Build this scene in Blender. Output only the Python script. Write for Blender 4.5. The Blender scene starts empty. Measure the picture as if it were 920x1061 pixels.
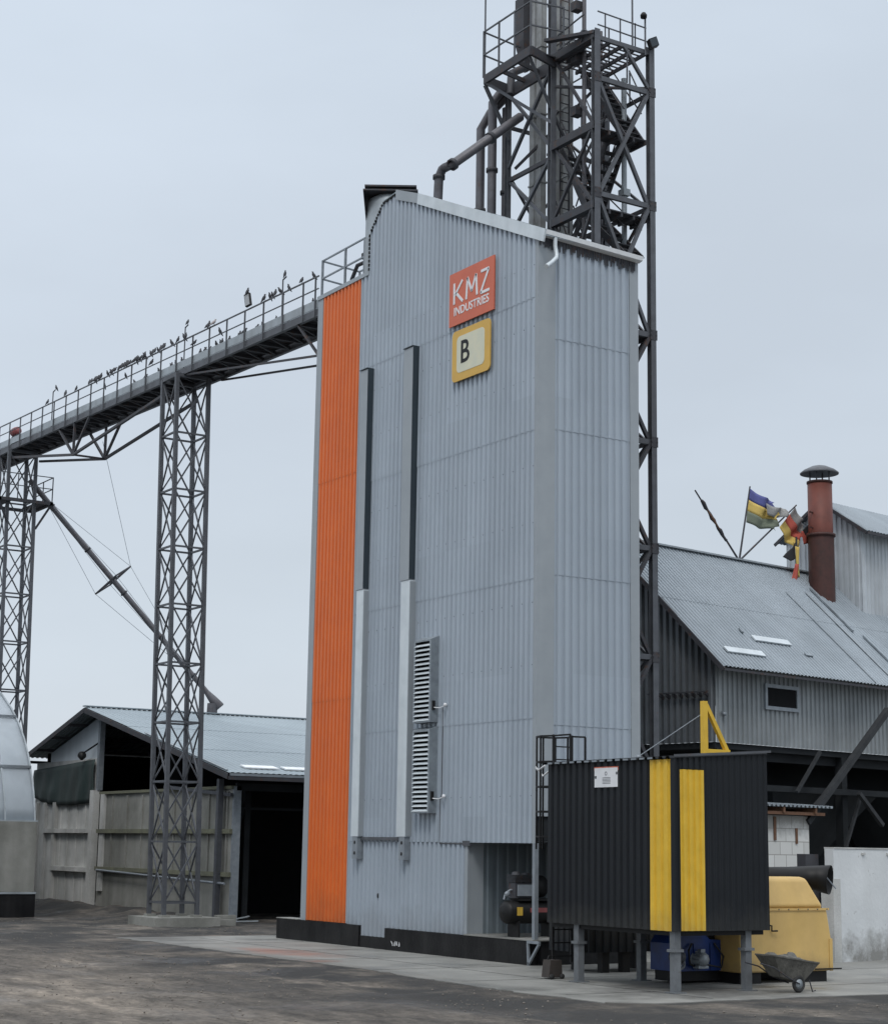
import bpy, bmesh, math, random
from mathutils import Vector, Matrix, noise
random.seed(7)
sc = bpy.context.scene
col = sc.collection
V = Vector

# ---------------------------------------------------------------- camera
cam_d = bpy.data.cameras.new("camera"); cam = bpy.data.objects.new("camera", cam_d); col.objects.link(cam)
F = V((0.52728379, 0.82932766, 0.18489848)); R = V((0.84222761, -0.53890402, 0.01533298)); U = V((-0.1123586, -0.14764177, 0.98263801))
M = Matrix((R, U, -F)).transposed().to_4x4(); M.translation = V((-27.961, -39.210, 3.0))
cam.matrix_world = M
cam_d.sensor_fit = 'HORIZONTAL'; cam_d.sensor_width = 36.0; cam_d.lens = 36.0 * 1850 / 920
cam_d.clip_start = 0.5; cam_d.clip_end = 3000
sc.camera = cam

# ---------------------------------------------------------------- world, sun, exposure
SUN_AZ, SUN_EL = math.radians(222), math.radians(52)      # behind the camera, slightly left; overcast
world = bpy.data.worlds.new("World"); sc.world = world; world.use_nodes = True
nt = world.node_tree; N = nt.nodes; L = nt.links; N.clear()
out = N.new('ShaderNodeOutputWorld'); bg = N.new('ShaderNodeBackground')
sky = N.new('ShaderNodeTexSky'); sky.sky_type = 'NISHITA'; sky.sun_disc = False
sky.sun_elevation = SUN_EL; sky.sun_rotation = SUN_AZ; sky.dust_density = 3.0
tc = N.new('ShaderNodeTexCoord'); sep = N.new('ShaderNodeSeparateXYZ'); L.new(tc.outputs['Generated'], sep.inputs[0])
ramp = N.new('ShaderNodeValToRGB'); L.new(sep.outputs['Z'], ramp.inputs[0])
cr = ramp.color_ramp; cr.interpolation = 'EASE'
cr.elements[0].position = 0.0; cr.elements[0].color = (6.3, 6.8, 7.4, 1)
cr.elements[1].position = 1.0; cr.elements[1].color = (15.5, 16.2, 17.0, 1)
for p, c in ((0.12, (5.85, 6.5, 7.2, 1)), (0.30, (5.95, 6.65, 7.5, 1)), (0.45, (6.3, 7.1, 8.05, 1)), (0.6, (11.5, 12.4, 13.4, 1))):
    e = cr.elements.new(p); e.color = c
nz = N.new('ShaderNodeTexNoise'); nz.inputs['Scale'].default_value = 2.2; nz.inputs['Detail'].default_value = 5; nz.inputs['Roughness'].default_value = .5
mp = N.new('ShaderNodeMapping'); mp.inputs['Scale'].default_value = (1, 1, 2.6); L.new(tc.outputs['Generated'], mp.inputs[0]); L.new(mp.outputs[0], nz.inputs['Vector'])
mr = N.new('ShaderNodeMapRange'); mr.inputs[1].default_value = .3; mr.inputs[2].default_value = .7; mr.inputs[3].default_value = .91; mr.inputs[4].default_value = 1.07
L.new(nz.outputs[0], mr.inputs[0])
mul = N.new('ShaderNodeVectorMath'); mul.operation = 'MULTIPLY'; L.new(ramp.outputs[0], mul.inputs[0]); L.new(mr.outputs[0], mul.inputs[1])
mix = N.new('ShaderNodeMixRGB'); mix.inputs[0].default_value = 0.92; L.new(sky.outputs[0], mix.inputs[1]); L.new(mul.outputs[0], mix.inputs[2])
L.new(mix.outputs[0], bg.inputs[0]); bg.inputs[1].default_value = 0.1; L.new(bg.outputs[0], out.inputs[0])
sd = bpy.data.lights.new("sun", 'SUN'); sd.energy = 1.0; sd.angle = math.radians(14); sd.color = (1, .97, .93)
sun = bpy.data.objects.new("sun", sd); col.objects.link(sun)
dv = V((math.sin(SUN_AZ) * math.cos(SUN_EL), math.cos(SUN_AZ) * math.cos(SUN_EL), math.sin(SUN_EL)))
sun.rotation_euler = dv.to_track_quat('Z', 'Y').to_euler()
sc.render.engine = 'CYCLES'
vs = sc.view_settings; vs.view_transform = 'Standard'; vs.look = 'None'; vs.gamma = 1; vs.exposure = 0.14; vs.use_curve_mapping = False

# ---------------------------------------------------------------- materials
def mat(name, c1, c2=None, scale=2.0, rough=.6, metal=0.0, bump=0.0, bscale=30, streak=0.0, sc_col=(.06, .05, .045), panel=None, lap=None, detail=6, speck=0.0, wet=0.0, rust=None, rustamt=.62, sfreq=1.5, spec=.5):
    m = bpy.data.materials.new(name); m.use_nodes = True; t = m.node_tree; n = t.nodes; l = t.links
    b = n['Principled BSDF']; b.inputs['Roughness'].default_value = rough; b.inputs['Metallic'].default_value = metal; b.inputs['Specular IOR Level'].default_value = spec
    c2 = c2 or tuple(x * .8 for x in c1)
    g = n.new('ShaderNodeNewGeometry'); pos = g.outputs['Position']
    a = n.new('ShaderNodeTexNoise'); a.inputs['Scale'].default_value = scale; a.inputs['Detail'].default_value = detail; a.inputs['Roughness'].default_value = .62
    l.new(pos, a.inputs['Vector'])
    mr = n.new('ShaderNodeMapRange'); mr.inputs[1].default_value = .32; mr.inputs[2].default_value = .68; l.new(a.outputs[0], mr.inputs[0])
    mx = n.new('ShaderNodeMixRGB'); mx.inputs[1].default_value = (*c1, 1); mx.inputs[2].default_value = (*c2, 1); l.new(mr.outputs[0], mx.inputs[0])
    cur = mx.outputs[0]
    def mixin(fac, c):
        nonlocal cur
        k = n.new('ShaderNodeMixRGB'); l.new(fac, k.inputs[0]); l.new(cur, k.inputs[1])
        k.inputs[2].default_value = (*c, 1); cur = k.outputs[0]
    def math_(op, a_, b_=None):
        k = n.new('ShaderNodeMath'); k.operation = op
        for i, s in enumerate((a_, b_)):
            if s is None: continue
            if isinstance(s, (int, float)): k.inputs[i].default_value = s
            else: l.new(s, k.inputs[i])
        return k.outputs[0]
    if streak:
        q = n.new('ShaderNodeMapping'); q.inputs['Scale'].default_value = (sfreq, sfreq, .12); l.new(pos, q.inputs[0])
        s = n.new('ShaderNodeTexNoise'); s.inputs['Scale'].default_value = 1.0; s.inputs['Detail'].default_value = 4; l.new(q.outputs[0], s.inputs['Vector'])
        r = n.new('ShaderNodeMapRange'); r.inputs[1].default_value = .42; r.inputs[2].default_value = .78; r.inputs[4].default_value = streak; l.new(s.outputs[0], r.inputs[0])
        mixin(r.outputs[0], sc_col)
    if panel:
        du, dz, amt = panel
        sp = n.new('ShaderNodeSeparateXYZ'); l.new(pos, sp.inputs[0])
        u = math_('FLOOR', math_('DIVIDE', math_('ADD', sp.outputs[0], sp.outputs[1]), du)); w = math_('FLOOR', math_('DIVIDE', sp.outputs[2], dz))
        cb = n.new('ShaderNodeCombineXYZ'); l.new(u, cb.inputs[0]); l.new(w, cb.inputs[1])
        wn = n.new('ShaderNodeTexWhiteNoise'); wn.noise_dimensions = '3D'; l.new(cb.outputs[0], wn.inputs['Vector'])
        r = n.new('ShaderNodeMapRange'); r.inputs[3].default_value = 1 - amt; r.inputs[4].default_value = 1 + amt; l.new(wn.outputs['Value'], r.inputs[0])
        k = n.new('ShaderNodeVectorMath'); k.operation = 'MULTIPLY'; l.new(cur, k.inputs[0]); l.new(r.outputs[0], k.inputs[1]); cur = k.outputs[0]
    if rust:
        s = n.new('ShaderNodeTexNoise'); s.inputs['Scale'].default_value = 3.5; s.inputs['Detail'].default_value = 8; s.inputs['Roughness'].default_value = .7; l.new(pos, s.inputs['Vector'])
        r = n.new('ShaderNodeMapRange'); r.inputs[1].default_value = rustamt; r.inputs[2].default_value = rustamt + .1; l.new(s.outputs[0], r.inputs[0])
        mixin(r.outputs[0], rust)
    if speck:
        s = n.new('ShaderNodeTexNoise'); s.inputs['Scale'].default_value = 45; s.inputs['Detail'].default_value = 3; l.new(pos, s.inputs['Vector'])
        r = n.new('ShaderNodeMapRange'); r.inputs[1].default_value = .3; r.inputs[2].default_value = .7; r.inputs[3].default_value = 1 - speck; r.inputs[4].default_value = 1 + speck; l.new(s.outputs[0], r.inputs[0])
        k = n.new('ShaderNodeVectorMath'); k.operation = 'MULTIPLY'; l.new(cur, k.inputs[0]); l.new(r.outputs[0], k.inputs[1]); cur = k.outputs[0]
    if wet:
        s = n.new('ShaderNodeTexNoise'); s.inputs['Scale'].default_value = .5; s.inputs['Detail'].default_value = 5; l.new(pos, s.inputs['Vector'])
        r = n.new('ShaderNodeMapRange'); r.inputs[1].default_value = .5; r.inputs[2].default_value = .66; r.inputs[3].default_value = rough; r.inputs[4].default_value = wet; l.new(s.outputs[0], r.inputs[0])
        l.new(r.outputs[0], b.inputs['Roughness'])
    l.new(cur, b.inputs['Base Color'])
    if bump:
        s = n.new('ShaderNodeTexNoise'); s.inputs['Scale'].default_value = bscale; s.inputs['Detail'].default_value = 6; l.new(pos, s.inputs['Vector'])
        bp = n.new('ShaderNodeBump'); bp.inputs['Strength'].default_value = bump; bp.inputs['Distance'].default_value = .02; l.new(s.outputs[0], bp.inputs['Height']); l.new(bp.outputs[0], b.inputs['Normal'])
    return m

M_ = {}
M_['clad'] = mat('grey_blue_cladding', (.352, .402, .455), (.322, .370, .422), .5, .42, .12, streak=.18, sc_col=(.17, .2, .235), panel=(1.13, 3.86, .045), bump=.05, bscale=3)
M_['flash'] = mat('grey_flashing', (.31, .34, .365), (.275, .305, .33), 1.2, .5, .1, streak=.2, sc_col=(.17, .19, .2))
M_['orange'] = mat('orange_cladding', (.64, .14, .02), (.58, .12, .018), 1.0, .45, streak=.15, sc_col=(.42, .08, .02), panel=(1.13, 3.86, .04))
M_['galv'] = mat('galvanised_sheet', (.62, .67, .70), (.52, .57, .60), 1.5, .4, .15, streak=.25, sc_col=(.3, .32, .33))
M_['galvd'] = mat('weathered_galvanised', (.30, .34, .37), (.20, .225, .25), 3, .5, .4, streak=.5, sc_col=(.12, .12, .12))
M_['galvt'] = mat('stained_galvanised_trunk', (.46, .48, .49), (.20, .20, .19), .9, .45, .3, streak=.6, sc_col=(.06, .055, .05))
M_['legsteel'] = mat('dull_grey_leg', (.16, .172, .185), (.11, .118, .125), 4, .55, .2, rust=(.08, .06, .05), rustamt=.62)
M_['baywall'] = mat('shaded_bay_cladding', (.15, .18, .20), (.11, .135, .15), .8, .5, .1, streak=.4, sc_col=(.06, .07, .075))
M_['moss'] = mat('mossy_concrete_ledge', (.165, .168, .115), (.11, .112, .085), 2.5, .95, bump=.4)
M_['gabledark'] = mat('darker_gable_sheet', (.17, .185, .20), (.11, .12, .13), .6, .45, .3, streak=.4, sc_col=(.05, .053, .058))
M_['snow'] = mat('bright_gutter', (.84, .86, .87), (.76, .78, .8), 6, .4, .1)
M_['blackp'] = mat('black_bitumen', (.006, .006, .007), (.016, .016, .017), 1.2, .4, streak=.35, sc_col=(.035, .035, .035), sfreq=3, spec=.2, bump=.3, bscale=12)
M_['dark'] = mat('dark_interior', (.008, .009, .010), (.012, .012, .014), 2, .9, spec=.15)  # near-black in place of the shade inside shed, duct and louvres
M_['darkpanel'] = mat('dark_glazing', (.028, .04, .05), (.035, .048, .058), 1, .35)
M_['steel'] = mat('grey_painted_steel', (.105, .113, .128), (.072, .077, .088), 3, .55, .2, streak=.4, sc_col=(.05, .045, .045), rust=(.10, .065, .05))
M_['steeld'] = mat('dark_rusty_steel', (.055, .057, .065), (.038, .038, .045), 2, .65, .2, rust=(.075, .045, .035), rustamt=.55)
M_['pipe'] = mat('grey_brown_pipe', (.115, .115, .13), (.085, .08, .085), 3, .5, .3, rust=(.10, .065, .05))
M_['casing'] = mat('pale_casing', (.36, .40, .43), (.28, .31, .33), 2, .5, .3, streak=.4, sc_col=(.14, .14, .14))
M_['lightsteel'] = mat('light_grey_steel', (.27, .30, .33), (.20, .225, .25), 5, .5, .3, rust=(.12, .09, .07), rustamt=.68)
M_['conc_old'] = mat('old_concrete', (.29, .29, .27), (.17, .172, .155), .6, .9, streak=.5, sc_col=(.06, .06, .05), sfreq=1.1, bump=.4, bscale=14, speck=.12)
M_['conc_pale'] = mat('pale_concrete', (.56, .56, .545), (.36, .365, .35), .6, .85, streak=.4, sc_col=(.1, .1, .09), sfreq=1.1, bump=.4, bscale=14, speck=.12)
M_['slab'] = mat('concrete_apron', (.27, .268, .25), (.15, .149, .14), .5, .75, bump=.3, bscale=20, speck=.12, detail=9, wet=.35)
def stain(m, cx, cy, rx, ry, c, amt, nscale=1.2, cz=0, rz_=0):
    t = m.node_tree; n = t.nodes; l = t.links; b = n['Principled BSDF']; src = b.inputs['Base Color'].links[0].from_socket
    g = n.new('ShaderNodeNewGeometry'); mp = n.new('ShaderNodeMapping'); mp.inputs['Location'].default_value = (-cx / rx if rx else 0, -cy / ry if ry else 0, -cz / rz_ if rz_ else 0); mp.inputs['Scale'].default_value = (1 / rx if rx else 0, 1 / ry if ry else 0, 1 / rz_ if rz_ else 0)
    l.new(g.outputs['Position'], mp.inputs[0]); ln = n.new('ShaderNodeVectorMath'); ln.operation = 'LENGTH'; l.new(mp.outputs[0], ln.inputs[0])
    nz = n.new('ShaderNodeTexNoise'); nz.inputs['Scale'].default_value = nscale; nz.inputs['Detail'].default_value = 8; nz.inputs['Roughness'].default_value = .7; l.new(g.outputs['Position'], nz.inputs['Vector'])
    sub = n.new('ShaderNodeMath'); sub.operation = 'MULTIPLY_ADD'; l.new(nz.outputs[0], sub.inputs[0]); sub.inputs[1].default_value = 2.2; l.new(ln.outputs['Value'], sub.inputs[2])
    r = n.new('ShaderNodeMapRange'); r.inputs[1].default_value = 2.1; r.inputs[2].default_value = 1.3; r.inputs[3].default_value = 0; r.inputs[4].default_value = amt; l.new(sub.outputs[0], r.inputs[0])
    k = n.new('ShaderNodeMixRGB'); l.new(r.outputs[0], k.inputs[0]); l.new(src, k.inputs[1]); k.inputs[2].default_value = (*c, 1); l.new(k.outputs[0], b.inputs['Base Color'])
stain(M_['slab'], -3.6, 7.4, 1.1, 3.0, (.27, .13, .095), .75)
stain(M_['slab'], -1.6, -8.2, 3.2, 2.6, (.055, .054, .05), .8)
stain(M_['slab'], 6.0, -8.5, 3.0, 2.0, (.09, .085, .075), .6)
stain(M_['slab'], -5.0, 4.0, .8, 14.0, (.10, .095, .085), .6, 2.0)
stain(M_['slab'], -4.0, 15.0, 1.8, 2.4, (.08, .078, .072), .8)
M_['roofz'] = mat('grey_sheet_roof', (.27, .32, .35), (.235, .28, .31), .3, .5, .12, panel=(1.1, 9, .04), bump=.1, bscale=3)
M_['roofold'] = mat('weathered_roof', (.29, .33, .365), (.225, .26, .29), .5, .55, .1, panel=(1.1, 30, .05), rust=(.15, .14, .13), rustamt=.66)
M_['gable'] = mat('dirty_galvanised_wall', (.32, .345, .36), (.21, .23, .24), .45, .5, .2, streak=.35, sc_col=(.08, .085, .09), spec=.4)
M_['upper'] = mat('bright_galvanised_wall', (.50, .54, .57), (.40, .43, .46), .8, .5, .1, streak=.35, sc_col=(.2, .2, .2))
M_['vault'] = mat('pale_vault_sheet', (.58, .63, .67), (.48, .53, .57), .6, .45, .1, streak=.3, sc_col=(.33, .35, .37))
M_['undersheet'] = mat('shade_black_sheet', (.022, .025, .028), (.014, .016, .018), 1, .8, spec=.2)  # shade of undersides and hidden cores put into the colour
M_['rust'] = mat('rusty_red_pipe', (.17, .045, .03), (.12, .034, .024), 3, .6, .1, streak=.4, sc_col=(.08, .03, .02))
M_['rustd'] = mat('dark_rusty_pipe', (.075, .027, .022), (.045, .02, .017), 4, .65, .1, streak=.5, sc_col=(.03, .018, .016))
M_['cabin'] = mat('black_cabin_cladding', (.010, .012, .015), (.013, .015, .018), 1, .42, streak=.1, sc_col=(.02, .022, .025), spec=.22)
M_['yellow'] = mat('yellow_cladding', (.72, .46, .04), (.62, .39, .03), 3, .45, streak=.25, sc_col=(.36, .23, .04))
M_['sand'] = mat('sand_yellow_paint', (.62, .42, .15), (.54, .36, .12), 2, .5, streak=.3, sc_col=(.3, .2, .09), rust=(.2, .11, .05), rustamt=.72)
M_['blue'] = mat('blue_machine_paint', (.010, .045, .21), (.010, .03, .13), 3, .4, streak=.4, sc_col=(.02, .02, .03))
M_['sign_o'] = mat('orange_sign_face', (.57, .135, .07), (.53, .12, .065), 2, .5)
M_['sign_y'] = mat('yellow_sign_face', (.62, .38, .07), (.56, .34, .07), 2, .5)
M_['cream'] = mat('cream_sign_face', (.62, .60, .45), (.55, .56, .45), 3, .5)
M_['white'] = mat('white_paint', (.72, .73, .74), (.64, .65, .67), 3, .6)
M_['black'] = mat('black_paint', (.012, .012, .013), (.009, .009, .009), 3, .5, spec=.25)
M_['whitewash'] = mat('whitewashed_wall', (.62, .64, .65), (.53, .55, .56), .7, .85, streak=.12, sc_col=(.3, .3, .28), rust=(.2, .195, .18), rustamt=.62, bump=.4, bscale=8)
M_['tarp'] = mat('dark_green_tarp', (.025, .045, .042), (.016, .03, .03), 1.2, .7, streak=.3)
M_['bird'] = mat('pigeon_grey', (.035, .037, .045), (.06, .062, .07), 20, .8)
M_['birdw'] = mat('pigeon_pale', (.4, .36, .36), (.3, .28, .28), 20, .8)
M_['wood'] = mat('brown_wood', (.16, .08, .045), (.11, .055, .03), 8, .8)
M_['brown'] = mat('brown_canister_paint', (.045, .035, .03), (.03, .025, .022), 8, .7)
M_['rubber'] = mat('rubber', (.02, .02, .02), (.03, .03, .03), 8, .85)
M_['muck'] = mat('cement_caked_steel', (.13, .125, .11), (.065, .062, .055), 9, .85, bump=.5, bscale=25)
M_['red'] = mat('red_paint', (.26, .07, .07), (.2, .05, .05), 5, .5)
M_['fblue'] = mat('blue_cloth', (.10, .11, .30), (.08, .09, .24), 3, .9)
M_['fyel'] = mat('yellow_cloth', (.62, .45, .12), (.55, .40, .12), 3, .9)
M_['folive'] = mat('olive_cloth', (.17, .2, .15), (.14, .16, .12), 3, .9)
M_['fgrey'] = mat('grey_print_cloth', (.30, .30, .29), (.2, .2, .2), 14, .9)
M_['fred'] = mat('faded_red_cloth', (.46, .10, .07), (.40, .08, .06), 3, .9)
M_['fblk'] = mat('black_cloth', (.02, .02, .025), (.03, .03, .03), 3, .9)
M_['lens'] = mat('lamp_glass', (.35, .37, .38), (.3, .31, .32), 3, .2)
M_['stone'] = mat('gravel_stone', (.20, .178, .152), (.13, .116, .1), 3, .9)

def brickish(name, mortar=(.30, .29, .27)):
    m = mat(name, (.60, .60, .58), (.5, .5, .48), 3, .9)
    t = m.node_tree; n = t.nodes; l = t.links; b = n['Principled BSDF']
    g = n.new('ShaderNodeTexCoord'); mp = n.new('ShaderNodeMapping'); mp.inputs['Rotation'].default_value = (math.radians(90), 0, 0)
    br = n.new('ShaderNodeTexBrick'); br.inputs['Scale'].default_value = 1; br.inputs['Brick Width'].default_value = .62; br.inputs['Row Height'].default_value = .42
    br.inputs['Mortar Size'].default_value = .014; br.inputs['Color1'].default_value = (.62, .62, .60, 1); br.inputs['Color2'].default_value = (.52, .52, .5, 1); br.inputs['Mortar'].default_value = (*mortar, 1)
    l.new(g.outputs['Object'], mp.inputs[0]); l.new(mp.outputs[0], br.inputs['Vector']); l.new(br.outputs[0], b.inputs['Base Color'])
    return m
M_['block'] = brickish('aerated_block_wall')
stain(M_['whitewash'], 11.2, 0, 2.6, 0, (.16, .155, .14), .85, 2.0, .1, .8)
stain(M_['clad'], 0, 0, 0, 0, (.19, .195, .2), .35, .9, .4, .9)
stain(M_['orange'], 0, 0, 0, 0, (.3, .09, .03), .45, .9, .5, 1.2)
stain(M_['sand'], 0, 0, 0, 0, (.2, .15, .08), .6, 2.0, .1, .5)
stain(M_['cabin'], 0, 0, 0, 0, (.045, .045, .042), .45, 1.4, 1.2, .6)
stain(M_['yellow'], 0, 0, 0, 0, (.3, .21, .06), .4, 1.6, 1.2, .6)
stain(M_['block'], 0, 0, 0, 0, (.2, .19, .17), .7, 3.0, 4.1, .6)

# ground material: trodden mud, coal-dark stains, paler dry patches
def ground_mat():
    m = bpy.data.materials.new('yard_mud'); m.use_nodes = True; t = m.node_tree; n = t.nodes; l = t.links; b = n['Principled BSDF']
    g = n.new('ShaderNodeNewGeometry')
    def noi(s, d=6, r=.6, mapsc=None):
        a = n.new('ShaderNodeTexNoise'); a.inputs['Scale'].default_value = s; a.inputs['Detail'].default_value = d; a.inputs['Roughness'].default_value = r
        if mapsc:
            q = n.new('ShaderNodeMapping'); q.inputs['Scale'].default_value = mapsc; q.inputs['Rotation'].default_value = (0, 0, math.radians(-12)); l.new(g.outputs['Position'], q.inputs[0]); l.new(q.outputs[0], a.inputs['Vector'])
        else: l.new(g.outputs['Position'], a.inputs['Vector'])
        return a.outputs[0]
    r1 = n.new('ShaderNodeValToRGB'); l.new(noi(.16, 8, .65, (1, .45, 1)), r1.inputs[0])
    e = r1.color_ramp.elements; e[0].position = .36; e[0].color = (.046, .040, .035, 1); e[1].position = .64; e[1].color = (.20, .170, .138, 1)
    k = r1.color_ramp.elements.new(.5); k.color = (.115, .099, .083, 1)
    r2 = n.new('ShaderNodeMapRange'); r2.inputs[1].default_value = .25; r2.inputs[2].default_value = .75; r2.inputs[3].default_value = .35; r2.inputs[4].default_value = 1.75; l.new(noi(6, 9, .75), r2.inputs[0])
    mu = n.new('ShaderNodeVectorMath'); mu.operation = 'MULTIPLY'; r5 = n.new('ShaderNodeMapRange'); r5.inputs[1].default_value = .36; r5.inputs[2].default_value = .64; r5.inputs[3].default_value = .52; r5.inputs[4].default_value = 1.42; l.new(noi(1.1, 8, .7, (1.6, .5, 1)), r5.inputs[0])
    m5 = n.new('ShaderNodeMath'); m5.operation = 'MULTIPLY'; l.new(r2.outputs[0], m5.inputs[0]); l.new(r5.outputs[0], m5.inputs[1])
    l.new(r1.outputs[0], mu.inputs[0]); l.new(m5.outputs[0], mu.inputs[1])
    # black coal dust along the edge of the concrete (x -11..-5)
    sp = n.new('ShaderNodeSeparateXYZ'); l.new(g.outputs['Position'], sp.inputs[0])
    dm = n.new('ShaderNodeMapRange'); dm.inputs[1].default_value = -13; dm.inputs[2].default_value = -7.5; dm.inputs[3].default_value = 0; dm.inputs[4].default_value = 1; l.new(sp.outputs[0], dm.inputs[0])
    d3 = n.new('ShaderNodeMapRange'); d3.inputs[1].default_value = .38; d3.inputs[2].default_value = .55; l.new(noi(.35, 6, .6), d3.inputs[0])
    d2 = n.new('ShaderNodeMath'); d2.operation = 'MULTIPLY'; l.new(dm.outputs[0], d2.inputs[0]); l.new(d3.outputs[0], d2.inputs[1])
    mx = n.new('ShaderNodeMixRGB'); l.new(d2.outputs[0], mx.inputs[0]); l.new(mu.outputs[0], mx.inputs[1]); mx.inputs[2].default_value = (.03, .029, .028, 1)
    l.new(mx.outputs[0], b.inputs['Base Color'])
    rr = n.new('ShaderNodeMapRange'); rr.inputs[1].default_value = .52; rr.inputs[2].default_value = .68; rr.inputs[3].default_value = .9; rr.inputs[4].default_value = .38; l.new(noi(.3, 5), rr.inputs[0]); l.new(rr.outputs[0], b.inputs['Roughness'])
    bp = n.new('ShaderNodeBump'); bp.inputs['Strength'].default_value = 1.0; bp.inputs['Distance'].default_value = .09; l.new(noi(5, 10, .75), bp.inputs['Height']); l.new(bp.outputs[0], b.inputs['Normal'])
    return m
M_['ground'] = ground_mat()

# ---------------------------------------------------------------- mesh helpers
class MB:
    def __init__(s): s.v = []; s.f = []; s.sm = []
    def add(s, vs, fs, smooth=False):
        o = len(s.v); s.v += [V(p) for p in vs]; s.f += [tuple(i + o for i in f) for f in fs]; s.sm += [smooth] * len(fs); return s
    def hexa(s, p): return s.add(p, [(0, 3, 2, 1), (4, 5, 6, 7), (0, 1, 5, 4), (1, 2, 6, 5), (2, 3, 7, 6), (3, 0, 4, 7)])
    def box(s, x0, x1, y0, y1, z0, z1): return s.hexa([(x0, y0, z0), (x1, y0, z0), (x1, y1, z0), (x0, y1, z0), (x0, y0, z1), (x1, y0, z1), (x1, y1, z1), (x0, y1, z1)])
    def obox(s, O, a, b, c):   # origin + three edge vectors
        O = V(O); a = V(a); b = V(b); c = V(c); return s.hexa([O, O + a, O + a + b, O + b, O + c, O + a + c, O + a + b + c, O + b + c])
    def beam(s, p, q, w=.1, h=None, up=(0, 0, 1)):
        p = V(p); q = V(q); h = h or w; d = (q - p).normalized(); up = V(up)
        if abs(d.dot(up)) > .98: up = V((0, 1, 0))
        x = d.cross(up).normalized(); y = x.cross(d).normalized(); a = x * w / 2; b = y * h / 2
        return s.hexa([p - a - b, p + a - b, p + a + b, p - a + b, q - a - b, q + a - b, q + a + b, q - a + b])
    def tube(s, pts, r, n=10, cap=True):
        pts = [V(p) for p in pts]; rs = r if isinstance(r, (list, tuple)) else [r] * len(pts); o = []; fs = []
        up = V((0, 0, 1)); x = None
        for i, p in enumerate(pts):
            d = (pts[min(i + 1, len(pts) - 1)] - pts[max(i - 1, 0)]).normalized()
            if x is None:
                x = d.cross(up if abs(d.z) < .95 else V((1, 0, 0))).normalized()
            else: x = (x - d * x.dot(d)).normalized()
            y = d.cross(x)
            for k in range(n):
                t = 2 * math.pi * k / n; o.append(p + (x * math.cos(t) + y * math.sin(t)) * rs[i])
        for i in range(len(pts) - 1):
            for k in range(n): fs.append((i * n + k, i * n + (k + 1) % n, (i + 1) * n + (k + 1) % n, (i + 1) * n + k))
        s.add(o, fs, True)
        if cap:
            s.add(o[:n], [tuple(range(n))[::-1]]); s.add(o[-n:], [tuple(range(n))])
        return s
    def lathe(s, c, prof, n=24, axis=(0, 0, 1)):
        c = V(c); a = V(axis).normalized(); x = a.orthogonal().normalized(); y = a.cross(x); o = []; fs = []
        for r, h in prof:
            for k in range(n):
                t = 2 * math.pi * k / n; o.append(c + a * h + (x * math.cos(t) + y * math.sin(t)) * max(r, .0005))
        for i in range(len(prof) - 1):
            for k in range(n): fs.append((i * n + k, i * n + (k + 1) % n, (i + 1) * n + (k + 1) % n, (i + 1) * n + k))
        return s.add(o, fs, True)
    def prism(s, pts, ext):
        pts = [V(p) for p in pts]; e = V(ext); n = len(pts)
        return s.add(pts + [p + e for p in pts], [tuple(range(n))[::-1], tuple(range(n, 2 * n))] + [(i, (i + 1) % n, n + (i + 1) % n, n + i) for i in range(n)])
    def sheet(s, O, U_, W_, N_, u0, u1, bot, top, pitch=.25, depth=.055, courses=(), smooth=False):
        O = V(O); U_ = V(U_); W_ = V(W_); N_ = V(N_)
        if not callable(bot): bb = bot; bot = lambda u: bb
        if not callable(top): tt = top; top = lambda u: tt
        st = []; u = u0
        k = 0
        while u < u1 - 1e-6:
            for f, h in ((0, 0), (.34, 0), (.44, 1), (.88, 1), (.98, 0)):
                uu = u + f * pitch
                if uu <= u1 + 1e-6: st.append((uu, h * depth))
            u += pitch
        if st[-1][0] < u1 - 1e-4: st.append((u1, 0))
        cs = sorted(courses)
        for ci in range(len(cs) + 1):
            lo = cs[ci - 1] if ci > 0 else -1e9; hi = cs[ci] if ci < len(cs) else 1e9
            o = []; fs = []; prev = None
            for uu, h in st:
                b = max(bot(uu), lo); t = min(top(uu), hi)
                if t - b < .002: prev = None; continue
                i = len(o); o += [O + U_ * uu + W_ * b + N_ * (h + .012), O + U_ * uu + W_ * t + N_ * h]
                if prev is not None: fs.append((prev, i, i + 1, prev + 1))
                prev = i
            if fs: s.add(o, fs)
        return s
    def build(s, name, m, parent=None, solid=0, loc=None, recalc=True, auto=False):
        me = bpy.data.meshes.new(name)
        off = V((0, 0, 0))
        if parent is not None: off = WL[parent.name]
        elif loc is not None: off = V(loc)
        me.from_pydata([v - off for v in s.v], [], s.f); me.update()
        if s.sm and any(s.sm): me.polygons.foreach_set('use_smooth', s.sm)
        if recalc and not solid:
            b = bmesh.new(); b.from_mesh(me); bmesh.ops.recalc_face_normals(b, faces=b.faces); b.to_mesh(me); b.free()
        o = bpy.data.objects.new(name, me); col.objects.link(o); me.materials.append(M_[m] if isinstance(m, str) else m)
        if parent is not None: o.parent = parent; WL[o.name] = off
        else: o.location = off; WL[o.name] = off
        if solid:
            md = o.modifiers.new('thickness', 'SOLIDIFY'); md.thickness = solid; md.offset = 0
        return o
WL = {}
def thing(name, label, cat, loc, group=None):
    o = bpy.data.objects.new(name, None); o.empty_display_size = .3; col.objects.link(o); o.location = loc; WL[o.name] = V(loc)
    return tag(o, label, cat, group)
def tag(o, label, cat, group=None):
    o['label'] = label; o['category'] = cat
    if group: o['group'] = group
    return o
def struct(o, kind='structure'): o['kind'] = kind; return o
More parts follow.
